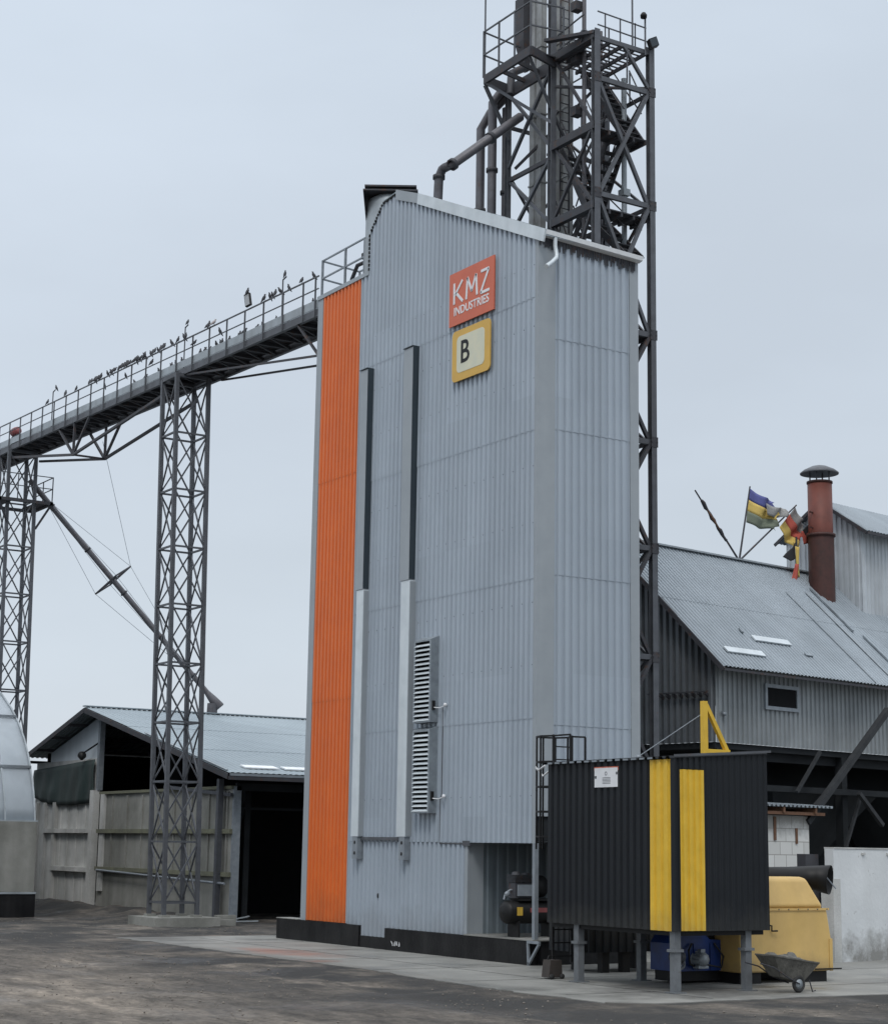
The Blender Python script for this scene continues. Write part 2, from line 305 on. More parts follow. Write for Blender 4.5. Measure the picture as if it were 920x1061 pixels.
def dup(root, loc, label, group=None, scale=None):
    r = root.copy(); col.objects.link(r); r.location = loc; r['label'] = label; WL[r.name] = V(loc)
    if group: r['group'] = group
    if scale: r.scale = scale
    for ch in list(root.children):
        c = ch.copy(); col.objects.link(c); c.parent = r
        for g in ch.children:
            d = g.copy(); col.objects.link(d); d.parent = c
    return r
def text_mesh(name, body, size, m, parent, origin, xdir, ydir, ext=.012, sx=1.0, shear=0.0, offset=0.0):
    cu = bpy.data.curves.new(name, 'FONT'); cu.body = body; cu.size = size; cu.extrude = ext; cu.shear = shear; cu.offset = offset; cu.resolution_u = 3
    t = bpy.data.objects.new(name, cu); me = bpy.data.meshes.new_from_object(t); bpy.data.objects.remove(t)
    x = V(xdir).normalized(); y = V(ydir).normalized(); z = x.cross(y); off = WL[parent.name]
    for v in me.vertices:
        p = v.co; v.co = V(origin) + x * (p.x * sx) + y * p.y + z * p.z - off
    me.materials.clear(); me.materials.append(M_[m])
    o = bpy.data.objects.new(name, me); col.objects.link(o); o.parent = parent; WL[o.name] = off
    return o

# ================================================================ GROUND
def ground():
    xs = [-600, -300, -150, -90, -60] + [-45, -42] + [-40 + .22 * i for i in range(246)] + [14, 18, 24, 32, 45, 70, 120, 250, 600]
    ys = [-200, -100, -60, -40] + [-28, -25] + [-22 + .24 * i for i in range(250)] + [39 + i for i in range(8)] + [48, 54, 62, 75, 100, 160, 300, 700]
    vs_ = []; nx = len(xs)
    for y in ys:
        for x in xs:
            z = -.055
            d = abs(x) < 60 and abs(y) < 70
            if d:
                a = noise.fractal(V((x * .35, y * .35, 0)), 1.0, 2.0, 4) * .045 + noise.noise(V((x * 1.6, y * 1.6, 3))) * .018 + noise.fractal(V((x * 1.3, y * 1.3, 7)), .9, 2.0, 3) * .022
                rut = math.sin((x * .8 + y * .25) * 1.9 + noise.noise(V((x * .1, y * .1, 1))) * 3); a += -.03 * max(0, rut) ** 3
                inside = (-4.4 < x < 30 and -9.6 < y < 15.6)
                far = min(1, max(0, max(-5.6 - x, -11 - y, y - 16.6)) / 1.5)
                z = -.3 if inside else -.018 + (a * 1.3 - .02) * far
                # low bank of swept dirt in front of the shed wall
                bx = math.exp(-((x - 2.6) / 1.3) ** 2) * (1 / (1 + math.exp(-(y - 29) * 1.0))) * (1 / (1 + math.exp(y - 48)))
                z += .42 * bx * (.75 + .5 * noise.noise(V((x * .8, y * .8, 9))))
            vs_.append((x, y, z))
    fs = [(j * nx + i, j * nx + i + 1, (j + 1) * nx + i + 1, (j + 1) * nx + i) for j in range(len(ys) - 1) for i in range(nx - 1)]
    m = MB(); m.add(vs_, fs, True); struct(m.build('ground', 'ground', recalc=False))
ground()
# concrete apron, cast in bays with an uneven edge
m = MB()
random.seed(3)
edge = []
y = 16.0
while y > -10.2: edge.append((-5 + random.uniform(-.13, .12) - (.35 if y < -1 else 0) * min(1, (-1 - y) / 3 if y < -1 else 0), y)); y -= random.uniform(.2, .8)
x = -5.2
while x < 32: edge.append((x, -10.4 + random.uniform(-.1, .08) + (.6 if x < -4.6 else 0))); x += .8
poly = edge + [(32, 16.2)]
m.prism([(a, b, -.12) for a, b in poly], (0, 0, .12)); struct(m.build('pavement', 'slab'))
# joints: thin raised bitumen lines
m = MB()
for y in (12, 8, 4, 0, -4, -8): m.box(-4.9, 12, y - .005, y + .005, .0, .004)
m.box(-2.6, -2.59, -10, 15, .0, .0045)
struct(m.build('pavement_joints', 'blackp'))
m = MB(); random.seed(5)
for k in range(12000):
    t = random.random()
    x = random.uniform(-26, 2); y = random.uniform(-20, 30)
    if -5.6 < x and -11 < y < 16.6: continue
    if noise.noise(V((x * .25, y * .25, 4))) < -.1 and random.random() < .8: continue
    r = random.choice([.008, .01, .012, .015, .018, .026]) * random.uniform(.7, 1.5)
    q = [V((random.uniform(.6, 1.2) * math.cos(a) * math.cos(b), random.uniform(.6, 1.2) * math.sin(a) * math.cos(b), .7 * math.sin(b))) * r for a, b in ((0, 0), (1.6, .1), (3.1, -.1), (4.7, .1), (0, 1.5), (0, -1.5))]
    c = V((x, y, -.02 + (noise.fractal(V((x * .35, y * .35, 0)), 1.0, 2.0, 4) * .045 + noise.noise(V((x * 1.6, y * 1.6, 3))) * .018) * 1.3 - .02 + r * .3))
    m.add([c + p for p in q], [(0, 1, 4), (1, 2, 4), (2, 3, 4), (3, 0, 4), (1, 0, 5), (2, 1, 5), (3, 2, 5), (0, 3, 5)])
struct(m.build('gravel', 'stone'), 'stuff')

# ================================================================ DRYER BUILDING
X, Y, Z = V((1, 0, 0)), V((0, 1, 0)), V((0, 0, 1))
W = 3.5
B = thing('dryer_building', 'tall narrow grain dryer building clad in grey ribbed sheet with one orange panel', 'building', (0, 0, 0))
def topz(y):
    if y < 7.79: return 20.14 + .46 * y
    if y < 8.7: return 23.72 - .08 * (y - 7.79)
    if y < 9.43: return 23.65 - (y - 8.7) * 1.05
    return 21.45
CS = (6.45, 10.25, 14.42, 18.25)
m = MB()
m.sheet((0, 0, 0), Y, Z, -X, .0, 9.96, lambda y: 3.15, topz, pitch=.245, courses=CS)
m.build('wall', 'clad', B, solid=.006)
m = MB()
m.sheet((0, 0, 0), Y, Z, -X, 3.26, 9.9, lambda y: .34 if 7.5 < y < 9.0 else .63, 3.147)
m.build('wall', 'clad', B, solid=.006)
m = MB(); m.sheet((0, 0, 0), X, Z, -Y, .56, 3.2, 3.87, lambda x: 20.14 - .04 * x, courses=(6.3, 10.4, 14.49, 17.1)); m.build('wall', 'clad', B, solid=.006)
m = MB(); m.sheet((0, 0, 0), Y, Z, -X, 9.97, 12.6, .66, lambda y: 21.42, pitch=.235, courses=(7.6, 14.9)); m.build('orange_panel', 'orange', B, solid=.006)
random.seed(31); m = MB()
for z in (4.4, 7.9, 9.6, 11.8, 13.4, 15.9, 17.4, 19.2):
    y = .12
    while y < 9.3:
        if z < topz(y) - .3: m.box(-.07, -.055, y - .012, y + .012, z - .012, z + .012)
        y += .49
m.build('fixing_screws', 'steel', B)
# structural core behind the sheets (back and hidden sides, soffit)
m = MB()
m.prism([(.03, 3.3, .3), (.03, 12.86, .3), (.03, 12.86, 21.35), (.03, 9.46, 21.35), (.03, 9.4, 22.8), (.03, 8.7, 23.6), (.03, 7.8, 23.66), (.03, .04, 20.05), (.03, .04, 3.2), (.03, 3.3, 3.2)], (W - .06, 0, 0))
m.build('back_wall', 'flash', B)
m = MB()
m.box(-.045, .04, 12.6, 12.95, .64, 21.45)          # rear corner flashing
m.box(-.04, .55, -.045, .002, 3.86, 20.12)           # wide smooth sheet at the near corner
m.box(-.046, .0, -.05, .16, 3.15, 20.1)
m.box(3.2, 3.52, -.05, .02, 3.86, 19.98)
m.box(-.05, .02, 9.9, 9.99, .66, 21.4)
m.box(-.05, .01, 3.18, 3.32, .62, 3.14)
m.build('corner_flashing', 'flash', B)
m = MB(); m.box(3.515, 3.53, 0, 12.9, .6, 20); m.build('side_wall', 'flash', B)
# roof: sheets following the gable line
m = MB()
P = [(-.25, 19.99), (7.8, 23.78), (8.72, 23.7), (9.5, 22.88), (9.5, 21.5), (12.98, 21.5)]
for (y0, z0), (y1, z1) in zip(P, P[1:]):
    m.prism([(-.02, y0, z0), (-.02, y1, z1), (-.02, y1, z1 + .05), (-.02, y0, z0 + .05)], (W + .12, 0, 0))
m.build('roof', 'roofz', B)
# pale gable trim
m = MB()
m.prism([(-.12, -.36, 19.74), (-.12, 6.45, 22.93), (-.12, 6.4, 23.28), (-.12, -.46, 20.08)], (.06, 0, 0))
m.build('gable_trim', 'galv', B)
m = MB()
m.prism([(-.09, 6.46, 22.96), (-.09, 7.82, 23.50), (-.09, 7.82, 23.84), (-.09, 6.4, 23.27)], (.05, 0, 0))
m.build('gable_trim', 'flash', B)
m = MB(); random.seed(2)          # scalloped edge of the sheet tops
for (y0, z0), (y1, z1) in (((7.9, 23.70), (8.68, 23.63)), ((8.7, 23.6), (9.42, 22.86)), ((9.47, 22.8), (9.47, 21.5))):
    n = 9
    for k in range(n):
        a = k / n; b = (k + .6) / n
        m.beam((-.06, y0 + (y1 - y0) * a, z0 + (z1 - z0) * a), (-.06, y0 + (y1 - y0) * b, z0 + (z1 - z0) * b), .06, .07)
m.build('edge_trim', 'black', B)
m = MB(); m.box(-.08, .3, 9.45, 12.98, 21.42, 21.56); m.build('parapet_trim', 'casing', B)
# eave gutter on the right face, bright, and its swan-neck outlet
m = MB()
for z0, w in ((0, .16),):
    m.prism([(-.02, -.26, 20.04), (-.02, -.08, 20.0), (-.02, -.08, 20.12), (-.02, -.29, 20.16)], (3.55, 0, -.13))
g = m.build('gutter', 'snow', B)
random.seed(12); m = MB()
for k in range(60):                                   # peeling, dirty sheet ends below the gutter
    x = -.02 + k * .057; zt = 20.0 - .12 * x / 3.5; m.box(x, x + .03 + random.random() * .025, -.085, -.075, zt - .12 - random.random() * .22, zt)
m.build('roof_sheet_edge', 'steeld', B)
m = MB(); m.tube([(.42, -.2, 20.0), (.42, -.2, 19.75), (.44, -.24, 19.5), (.40, -.28, 19.38), (.1, -.5, 19.14), (-.3, -.78, 18.86)], .062, 10)
m.build('downpipe', 'galv', B)
# plinth in three lengths
for y0, y1, z1, x0 in ((9.06, 14.44, .645, -.12), (7.5, 9.06, .345, -.08), (.1, 7.5, .625, -.12)):
    m = MB(); m.box(x0, W, y0, y1, -.3, z1); m.build('plinth', 'blackp', B)
m = MB(); m.box(-.14, W, -.1, 3.2, .626, .66); m.box(-.13, .4, 12.97, 14.46, .646, .665); m.build('floor_slab', 'slab', B)
m = MB(); m.box(.2, W, .0, .1, -.3, .62); m.build('plinth', 'blackp', B)
# white scrawl on the plinth
m = MB(); random.seed(4)
yy = 7.05
for k in range(4):
    for j in range(2):
        m.beam((-.124, yy + random.uniform(-.05, .05), .13 + random.uniform(0, .04)), (-.124, yy + random.uniform(-.07, .07), .22 + random.uniform(0, .06)), .014, .016)
    yy -= .14
m.build('chalk_marks', 'white', B)
# open bay under the near corner
m = MB(); m.box(-.01, .5, 3.2, 3.26, .66, 3.14); m.build('bay_return', 'flash', B)
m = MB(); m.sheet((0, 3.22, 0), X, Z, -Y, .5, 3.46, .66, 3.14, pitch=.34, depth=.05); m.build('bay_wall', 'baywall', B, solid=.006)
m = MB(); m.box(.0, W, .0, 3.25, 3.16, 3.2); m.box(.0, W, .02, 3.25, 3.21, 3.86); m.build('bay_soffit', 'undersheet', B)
m = MB(); m.box(-.05, .07, -.05, .07, .66, 3.15); m.build('corner_post', 'lightsteel', B)
m = MB(); m.box(3.35, 3.47, .02, .14, .66, 3.15); m.build('corner_post', 'steel', B)
m = MB(); m.beam((-.15, .12, .60), (-.15, -.42, .60), .07); m.beam((-.15, .1, .56), (-.15, .06, .0), .06); m.beam((-.15, -.4, .56), (-.15, .06, .04), .06); m.build('step_bracket', 'lightsteel', B)
# two vertical ducts
for y0, y1, zt, zs in ((9.02, 9.48, 18.1, 10.95), (6.25, 6.78, 18.2, 10.93)):
    m = MB(); m.box(-.28, -.002, y0, y1, zs, zt); d = m.build('duct', 'flash', B)
    m = MB(); m.box(-.275, -.03, y0 - .014, y0 - .002, zs + .02, zt + .02); m.box(-.315, .0, y0 - .02, y1 + .02, zt + .022, zt + .04); m.build('dark_side_panel', 'darkpanel', d)
    m = MB(); m.box(-.26, -.002, y0 - .02, y1 - .06, 3.3, zs - .01); d = m.build('duct', 'galv', B)
    m = MB(); m.box(-.24, -.03, y0 - .032, y0 - .022, 3.32, zs - .05); m.build('side_panel', 'flash', d)
    m = MB(); m.box(-.25, -.002, y0 + .02, y0 + .32, 2.62, 3.298)
    br = m.build('perforated_bracket', 'lightsteel', B)
    for zz in (2.8, 3.12):
        m = MB(); m.lathe((-.251, y0 + .17, zz), [(.001, .002), (.055, .002), (.055, -.01)], 12, (-1, 0, 0)); m.build('hole', 'black', br)
m = MB(); m.beam((-.1, 6.7, 3.24), (-.1, 9.1, 3.24), .07, .09); m.build('tie_rail', 'steel', B)
# louvred air intakes
for z0, z1 in ((6.58, 9.0), (3.97, 6.36)):
    ya, yb = 4.82, 5.78; xo = -.34
    m = MB()
    m.prism([(0, ya, z0), (xo, ya, z0), (xo, ya, z1), (-.0, ya, z1 + .14)], (0, .02, 0))
    m.prism([(0, yb - .02, z0), (xo, yb - .02, z0), (xo, yb - .02, z1), (-.0, yb - .02, z1 + .14)], (0, .02, 0))
    m.box(xo, 0, ya + .02, yb - .02, z0, z0 + .04)
    m.prism([(0, ya + .02, z1 + .10), (xo, ya + .02, z1 - .05), (xo, ya + .02, z1), (0, ya + .02, z1 + .14)], (0, yb - ya - .04, 0))
    m.box(xo, xo + .02, ya + .02, ya + .09, z0 + .04, z1 - .05); m.box(xo, xo + .02, yb - .09, yb - .02, z0 + .04, z1 - .05)
    lv = m.build('louvre_vent', 'galvd', B)
    n = 17; m = MB(); h = (z1 - z0 - .1) / n
    for k in range(n):
        zz = z0 + .05 + h * k
        m.prism([(xo - .02, ya + .05, zz), (xo - .005, ya + .05, zz - .01), (xo + .06, ya + .05, zz + h * .48), (xo + .045, ya + .05, zz + h * .5)], (0, yb - ya - .1, 0))
    m.build('louvre_blades', 'galv', lv)
    m = MB(); m.box(xo + .13, xo + .15, ya + .03, yb - .03, z0 + .05, z1 - .06); m.build('dark_back', 'dark', lv)
    m = MB(); m.box(-.28, -.20, ya - .06, ya - .002, z0 + .35, z0 + .62); m.build('actuator', 'black', lv)
    m = MB(); m.tube([(-.24, ya - .05, z0 + .42), (-.15, ya - .22, z0 + .40), (-.12, ya - .42, z0 + .45)], .014, 8); m.lathe((-.14, ya - .5, z0 + .48), [(.0, -.05), (.045, -.05), (.055, .0), (.035, .045), (.0, .05)], 12); m.build('sensor', 'white', lv)
m = MB(); m.tube([(-.06, 4.55, 7.0), (-.06, 4.55, 4.5), (-.06, 4.62, 4.35), (-.06, 4.62, 3.12), (-.06, 3.3, 3.12)], .022, 8); m.box(-.09, -.0, 3.05, 3.4, 3.06, 3.2); m.build('conduit', 'steel', B)
m = MB(); m.lathe((-.05, 8.05, 1.55), [(.0, .0), (.07, .0), (.07, -.04)], 12, (-1, 0, 0)); m.build('port_hole', 'black', B)
m = MB(); m.tube([(-.42, -.38, 0), (-.42, -.38, .01)], .01, 4)
# aspiration stack with square rain cap on the roof
cz = (1.65, 11.05); bq = MB(); bq.lathe((cz[0], cz[1], 0), [(.86, 21.5), (.86, 24.55), (.80, 24.75), (.5, 24.95)], 28); st = bq.build('aspiration_stack', 'casing', B)
m = MB(); ax = V((.842, -.539, 0)); ay = V((.539, .842, 0)); c = V((cz[0], cz[1], 24.85)); hw = .93
m.obox(c - ax * hw - ay * hw, ax * hw * 2, ay * hw * 2, (0, 0, .05)); m.obox(c - ax * (hw - .05) - ay * (hw - .05) + V((0, 0, .16)), ax * (hw - .05) * 2, ay * (hw - .05) * 2, (0, 0, .06)); m.obox(c - ax * .7 - ay * .7 + V((0, 0, .05)), ax * 1.4, ay * 1.4, (0, 0, .11))
m.prism([c - ax * hw - ay * hw, c - ax * hw + ay * hw, c - ax * (hw - .1) + V((0, 0, -1.0))], ax * .02)
m.build('rain_cap', 'steeld', st)
# platform railing over the orange bay
m = MB()
for y in (9.95, 11.25, 12.85): m.beam((.03, y, 21.56), (.03, y, 22.86), .07)
for y in (9.95, 11.6, 12.85): m.beam((1.5, y, 21.56), (1.5, y, 22.7), .06)
m.build('railing_post', 'lightsteel', B)
m = MB()
for z in (22.2, 22.84): m.beam((.03, 9.95, z), (.03, 12.9, z), .05); m.beam((1.5, 9.95, z - .1), (1.5, 12.9, z - .1), .05); m.beam((.03, 12.87, z), (1.5, 12.87, z - .1), .05)
m.build('railing', 'lightsteel', B)
m = MB(); m.box(-.06, -.0, 9.47, 9.8, 21.5, 22.75); m.build('side_panel', 'flash', B)
m = MB(); m.box(.5, .8, 10.2, 10.5, 21.9, 22.5); m.tube([(.5, 10.4, 22.3), (.3, 10.9, 22.2), (.6, 11.8, 22.0)], .07, 8); m.box(.3, .6, 10.3, 10.65, 22.35, 22.55); m.build('drive_unit', 'steeld', B)

# signs on the wall
S = thing('company_sign', 'square orange sign reading KMZ INDUSTRIES in white, high on the grey wall', 'sign', (-.06, 3.2, 18.36))
m = MB(); m.box(-.16, -.12, 2.0, 4.4, 18.36, 20.01); m.build('board', 'sign_o', S)
# lettering drawn with strokes, sloping baseline kept level on the board
def strokes(segs, oy, oz, sx, sz, w, xx=-.165):
    mm = MB()
    for (a, b), (c, d) in segs: mm.beam((xx, oy - a * sx, oz + b * sz), (xx, oy - c * sx, oz + d * sz), w, .02, up=(1, 0, 0))
    return mm
K = [((0, 0), (0, 1)), ((.05, .42), (.62, 1)), ((.14, .52), (.66, 0))]
MM = [((.92, 0), (1.0, 1)), ((1.0, 1), (1.32, .28)), ((1.32, .28), (1.64, 1)), ((1.64, 1), (1.72, 0))]
ZZ = [((2.0, 1), (2.58, 1)), ((2.58, 1), (1.98, 0)), ((1.98, 0), (2.62, 0))]
strokes(K, 4.12, 19.02, .72, .66, .085).build('letter', 'white', S)
strokes(MM, 4.12, 19.02, .72, .66, .085).build('letter', 'white', S)
strokes(ZZ, 4.12, 19.02, .72, .66, .085).build('letter', 'white', S)
text_mesh('small_lettering', 'INDUSTRIES', .36, 'white', S, (-.164, 4.14, 18.66), (0, -1, 0), (0, 0, 1), .006, sx=.98, offset=.004)
S = thing('letter_sign', 'square yellow and cream sign with a black letter B under the orange sign', 'sign', (-.06, 3.2, 16.6))
def rrect(y0, y1, z0, z1, r, x, ext, n=5):
    pts = []
    for cy, cz_, a0 in ((y1 - r, z1 - r, 0), (y0 + r, z1 - r, 90), (y0 + r, z0 + r, 180), (y1 - r, z0 + r, 270)):
        for k in range(n + 1):
            a = math.radians(a0 + 90 * k / n); pts.append((x, cy + r * math.cos(a), cz_ + r * math.sin(a)))
    return MB().prism(pts, (ext, 0, 0))
m = MB(); m.box(-.12, -.06, 2.2, 2.26, 18.4, 19.95); m.box(-.12, -.06, 4.1, 4.16, 18.4, 19.95); 
rrect(2.18, 4.2, 16.6, 18.16, .16, -.12, -.04).build('board', 'sign_y', S)
rrect(2.46, 3.94, 16.84, 17.96, .16, -.161, -.006).build('inner_panel', 'cream', S)
text_mesh('letter', 'B', .98, 'black', S, (-.17, 3.76, 17.12), (0, -1, 0), (0, 0, 1), .004, sx=.95, offset=.012)

# ================================================================ AIR COMPRESSOR in the bay
C = thing('air_compressor', 'black air compressor with horizontal tank in the open bay under the dryer', 'compressor', (.9, 1.3, .66))
m = MB(); m.lathe((-.05, 1.3, 1.32), [(.0, -.1), (.15, -.085), (.27, -.03), (.31, .04), (.31, 1.6), (.26, 1.7), (.12, 1.76), (0, 1.77)], 24, (1, 0, 0)); m.build('tank', 'black', C)
m = MB(); m.box(.2, .26, 1.05, 1.55, .66, 1.1); m.build('foot', 'black', C)
m = MB(); m.box(1.3, 1.36, 1.05, 1.55, .66, 1.1); m.build('foot', 'black', C)
m = MB(); m.box(.25, 1.4, 1.05, 1.5, 1.62, 1.68); m.build('mount_plate', 'black', C)
m = MB(); m.box(.15, .75, 1.12, 1.45, 1.69, 2.1)
for k in range(6): m.box(.12, .8, 1.08, 1.5, 2.12 + k * .035, 2.135 + k * .035)
m.lathe((.28, 1.28, 2.1), [(.13, 0), (.14, .1), (.11, .28), (0, .3)], 14); m.lathe((.6, 1.28, 2.1), [(.12, 0), (.13, .1), (.1, .25), (0, .27)], 14); m.build('pump_block', 'steeld', C)
m = MB(); m.box(.2, .66, 1.06, 1.11, 1.75, 2.05); m.build('pump_plate', 'lightsteel', C)
m = MB(); m.lathe((.98, 1.18, 2.0), [(.0, -.03), (.3, -.03), (.3, .03), (.27, .03), (.27, -.0), (0, 0)], 22, (0, 1, 0)); m.build('flywheel', 'black', C)
m = MB(); m.box(.12, .3, .985, .992, 1.24, 1.46); m.build('sticker', 'yellow', C)
m = MB(); m.box(.55, 1.2, .985, .992, 1.32, 1.44); m.build('sticker', 'red', C)
m = MB(); m.tube([(-.1, 1.3, 1.65), (-.05, 1.3, 1.82), (.1, 1.3, 1.9), (.4, 1.3, 1.9)], .03, 8); m.lathe((-.06, 1.2, 1.8), [(0, -.04), (.07, -.04), (.07, .04), (0, .04)], 12, (0, 1, 0)); m.build('pressure_switch', 'lightsteel', C)

# ================================================================ ELEVATOR TOWER behind the dryer
T = thing('elevator_tower', 'dark steel lattice tower with stairs and platforms rising behind the dryer building', 'tower', (4.9, 4.8, 0))
LX, LY = (3.85, 6.02), (2.4, 4.72, 7.2)
ZT = 28.3
LV = [2.0, 5.4, 8.7, 12.0, 15.3, 18.7, 22.9, 26.7]
for zz in LV:
    for x in LX:
        m = MB(); m.box(x - .13, x + .13, 2.285, 2.297, zz - .16, zz + .16)
        for q in (-.1, .1): m.box(x + q - .02, x + q + .02, 2.27, 2.285, zz - .02, zz + .02); m.box(x + q - .02, x + q + .02, 2.27, 2.285, zz + .11, zz + .15)
        m.build('gusset_plate', 'steeld', T)
for x in LX:
    for y in LY:
        zt = 30.3 if (x == LX[0] and y == 4.72) else (27.9 if y == 7.2 else ZT)
        m = MB(); w = .2 if y < 7 else .16
        m.box(x - w / 2, x + w / 2, y - w / 2, y - w / 2 + .03, 0, zt); m.box(x - w / 2, x + w / 2, y + w / 2 - .03, y + w / 2, 0, zt); m.box(x - .015, x + .015, y - w / 2 + .03, y + w / 2 - .03, 0, zt)
        m.build('leg', 'steel', T)
LV = [2.0, 5.4, 8.7, 12.0, 15.3, 18.7, 22.9, 26.7]
def pane(p, q, z0, z1, w=.09, kind='x', mm='steeld'):
    m = MB(); p = V(p); q = V(q)
    nrm = (q - p).cross(V((0, 0, 1))).normalized() * .03
    a = lambda s, z: p.lerp(q, s) + V((0, 0, z))
    m.beam(a(.04, z0) + nrm, a(.96, z1) + nrm, w, w)
    if kind == 'x': m.beam(a(.96, z0) - nrm, a(.04, z1) - nrm, w, w)
    m.build('cross_brace', mm, T)
def ring(p, q, z, w=.14, mm='steeld'):
    m = MB(); m.beam(V(p) + V((0, 0, z)), V(q) + V((0, 0, z)), w * .7, w); m.build('cross_beam', mm, T)
for i in range(len(LV) - 1):
    z0, z1 = LV[i], LV[i + 1]
    pane((LX[0], 2.4, 0), (LX[1], 2.4, 0), z0, z1, .11, mm='steel' if i > 4 else 'steeld')
    pane((LX[1], 2.4, 0), (LX[1], 7.2, 0), z0, z1, .08, 'x')
for z in LV: ring((LX[0], 2.4, 0), (LX[1], 2.4, 0), z, .16, 'steel'); ring((LX[1], 2.4, 0), (LX[1], 7.2, 0), z, .12); ring((LX[0], 7.2, 0), (LX[1], 7.2, 0), z, .12)
ring((LX[0], 2.4, 0), (LX[1], 2.4, 0), 28.05, .14, 'steel'); pane((4.9, 2.4, 0), (LX[1], 2.4, 0), 28.0, 26.75, .1, 'n', 'steel')
LW = [15.3, 18.7, 22.55, 25.14, 28.15]
for i in range(len(LW) - 1):
    pane((LX[0], 2.4, 0), (LX[0], 4.72, 0), LW[i], LW[i + 1], .09, 'x' if i != 3 else 'n'); pane((LX[0], 4.72, 0), (LX[0], 7.2, 0), LW[i] + .1, LW[i + 1] - .4, .10, 'x', 'steel')
for z in LW: ring((LX[0], 2.4, 0), (LX[0], 4.72, 0), z, .26 if z > 22 else .16); ring((LX[0], 4.72, 0), (LX[0], 7.2, 0), z - .35, .14); ring((4.9, 4.72, 0), (LX[1], 4.72, 0), z - .1, .12)
# landings and stairs
for k, z in enumerate(LW[1:]):
    m = MB()
    for q in range(22):
        if k != 3 or q % 2: m.box(3.95, 5.95, 2.5 + q * (.038 if k != 3 else .11), 2.52 + q * (.038 if k != 3 else .11) + (0 if k != 3 else .02), z - .04, z)
    for q in range(5): m.box(3.95 + q * .48, 4.02 + q * .48, 2.5, 3.3 if k != 3 else 4.9, z - .16, z - .045)
    m.build('landing', 'steeld', T)
def stair(x, y0, z0, y1, z1, wd=.7):
    m = MB(); m.beam((x, y0, z0), (x, y1, z1), .05, .22); m.beam((x + wd, y0, z0), (x + wd, y1, z1), .05, .22)
    n = int(abs(z1 - z0) / .26)
    for k in range(1, n):
        t = k / n; y = y0 + (y1 - y0) * t; z = z0 + (z1 - z0) * t; m.box(x + .03, x + wd - .03, y - .12, y + .12, z - .02, z + .015)
    m.beam((x, y0, z0 + .95), (x, y1, z1 + .95), .035); m.beam((x + wd, y0, z0 + .95), (x + wd, y1, z1 + .95), .035)
    m.build('stair', 'steeld', T)
stair(4.15, 3.2, 18.7, 4.9, 22.5); stair(4.95, 4.9, 22.5, 3.3, 25.1); stair(4.15, 3.2, 22.55, 4.6, 25.1); stair(5.2, 2.7, 25.14, 4.9, 28.1); stair(5.1, 2.6, 21.2, 4.4, 22.9)
# projecting upper platform with railing
m = MB()
pts = [(2.68, 4.25), (2.72, 6.95), (3.85, 7.1), (3.85, 4.6)]
for (a, b), (c, d) in zip(pts, pts[1:] + pts[:1]): m.beam((a, b, 28.0), (c, d, 28.0), .1, .3)
for t in (.33, .66): m.beam((2.7, 4.25 + 2.7 * t, 28.0), (3.85, 4.6 + 2.5 * t, 28.0), .07, .14)
m.box(2.75, 3.8, 4.4, 4.75, 28.1, 28.13)
m.build('platform', 'steeld', T)
m = MB()
m.beam((2.7, 6.9, 27.8), (3.85, 7.1, 26.2), .1); m.beam((2.7, 4.4, 27.9), (3.8, 4.72, 26.5), .08); m.beam((2.72, 6.9, 27.9), (3.85, 4.72, 26.0), .1)
m.build('platform_bracket', 'steel', T)
RP = [(2.7, 7.0), (2.7, 6.1), (2.7, 5.2), (2.7, 4.3), (3.85, 4.1)]
m = MB()
for a, b in RP: m.beam((a, b, 28.1), (a, b, 29.75), .05)
m.build('railing_post', 'steel', T)
m = MB()
for z in (28.9, 29.72):
    for (a, b), (c, d) in zip(RP, RP[1:]): m.beam((a, b, z), (c, d, z), .045)
    m.beam((2.7, 7.0, z), (4.6, 7.3, z), .045)
m.build('railing', 'steel', T)
RP = [(3.95, 2.35), (5.0, 2.35), (6.02, 2.35), (6.1, 3.6), (6.1, 4.9), (6.1, 6.2)]
m = MB()
for a, b in RP[1:]: m.beam((a + .05, b, 26.8), (a + .05, b, 27.9), .04)
for a, b in ((5.6, 4.8), (5.0, 4.8), (5.3, 3.6)): m.beam((a, b, 28.1), (a, b, 29.2), .04)
m.build('railing_post', 'steel', T)
m = MB()
for z in (28.65, 29.18):
    m.beam((4.2, 4.9, z), (6.1, 4.8, z), .04); m.beam((6.1, 4.8, z), (6.1, 7.0, z), .04); m.beam((4.0, 3.2, z), (4.2, 4.9, z), .04)
m.build('railing', 'steel', T)
m = MB(); m.beam((3.85, 2.4, 28.2), (3.3, 4.3, 28.5), .22, .1); m.beam((3.85, 2.9, 28.15), (4.4, 4.5, 28.15), .3, .1); m.build('platform_edge', 'steeld', T)
m = MB()
for x in (4.3, 4.9, 5.5): m.beam((x, 2.5, 28.1), (x, 2.5, 29.0), .035)
for z in (28.55, 29.0): m.beam((4.0, 2.5, z), (5.95, 2.5, z - .05), .035)
m.build('railing', 'steel', T)
for k in range(4): m = MB(); m.beam((6.05, 2.9 + k * 1.2, 26.8), (6.05, 3.5 + k * 1.2, 27.9), .035); m.build('railing_brace', 'steel', T)
for x, y, zb, zt, r in ((5.35, 2.45, 28.0, 31.5, .03), (2.75, 7.0, 28.0, 31.8, .03), (5.75, 2.3, 27.9, 29.2, .03)):
    m = MB(); m.tube([(x, y, zb), (x, y, zt)], r, 8); m.build('mast', 'steel', T)
m = MB(); m.lathe((5.65, 2.25, 29.2), [(0, -.08), (.1, -.08), (.11, .02), (.06, .1), (0, .1)], 12); m.build('camera_head', 'black', T)
m = MB(); a = V((.6, -.55, 0)).normalized(); m.obox((5.85, 2.1, 28.1), V((.26, -.06, .14)), V((.06, .2, 0)), V((-.12, 0, .27))); fl = m.build('floodlight', 'black', T)
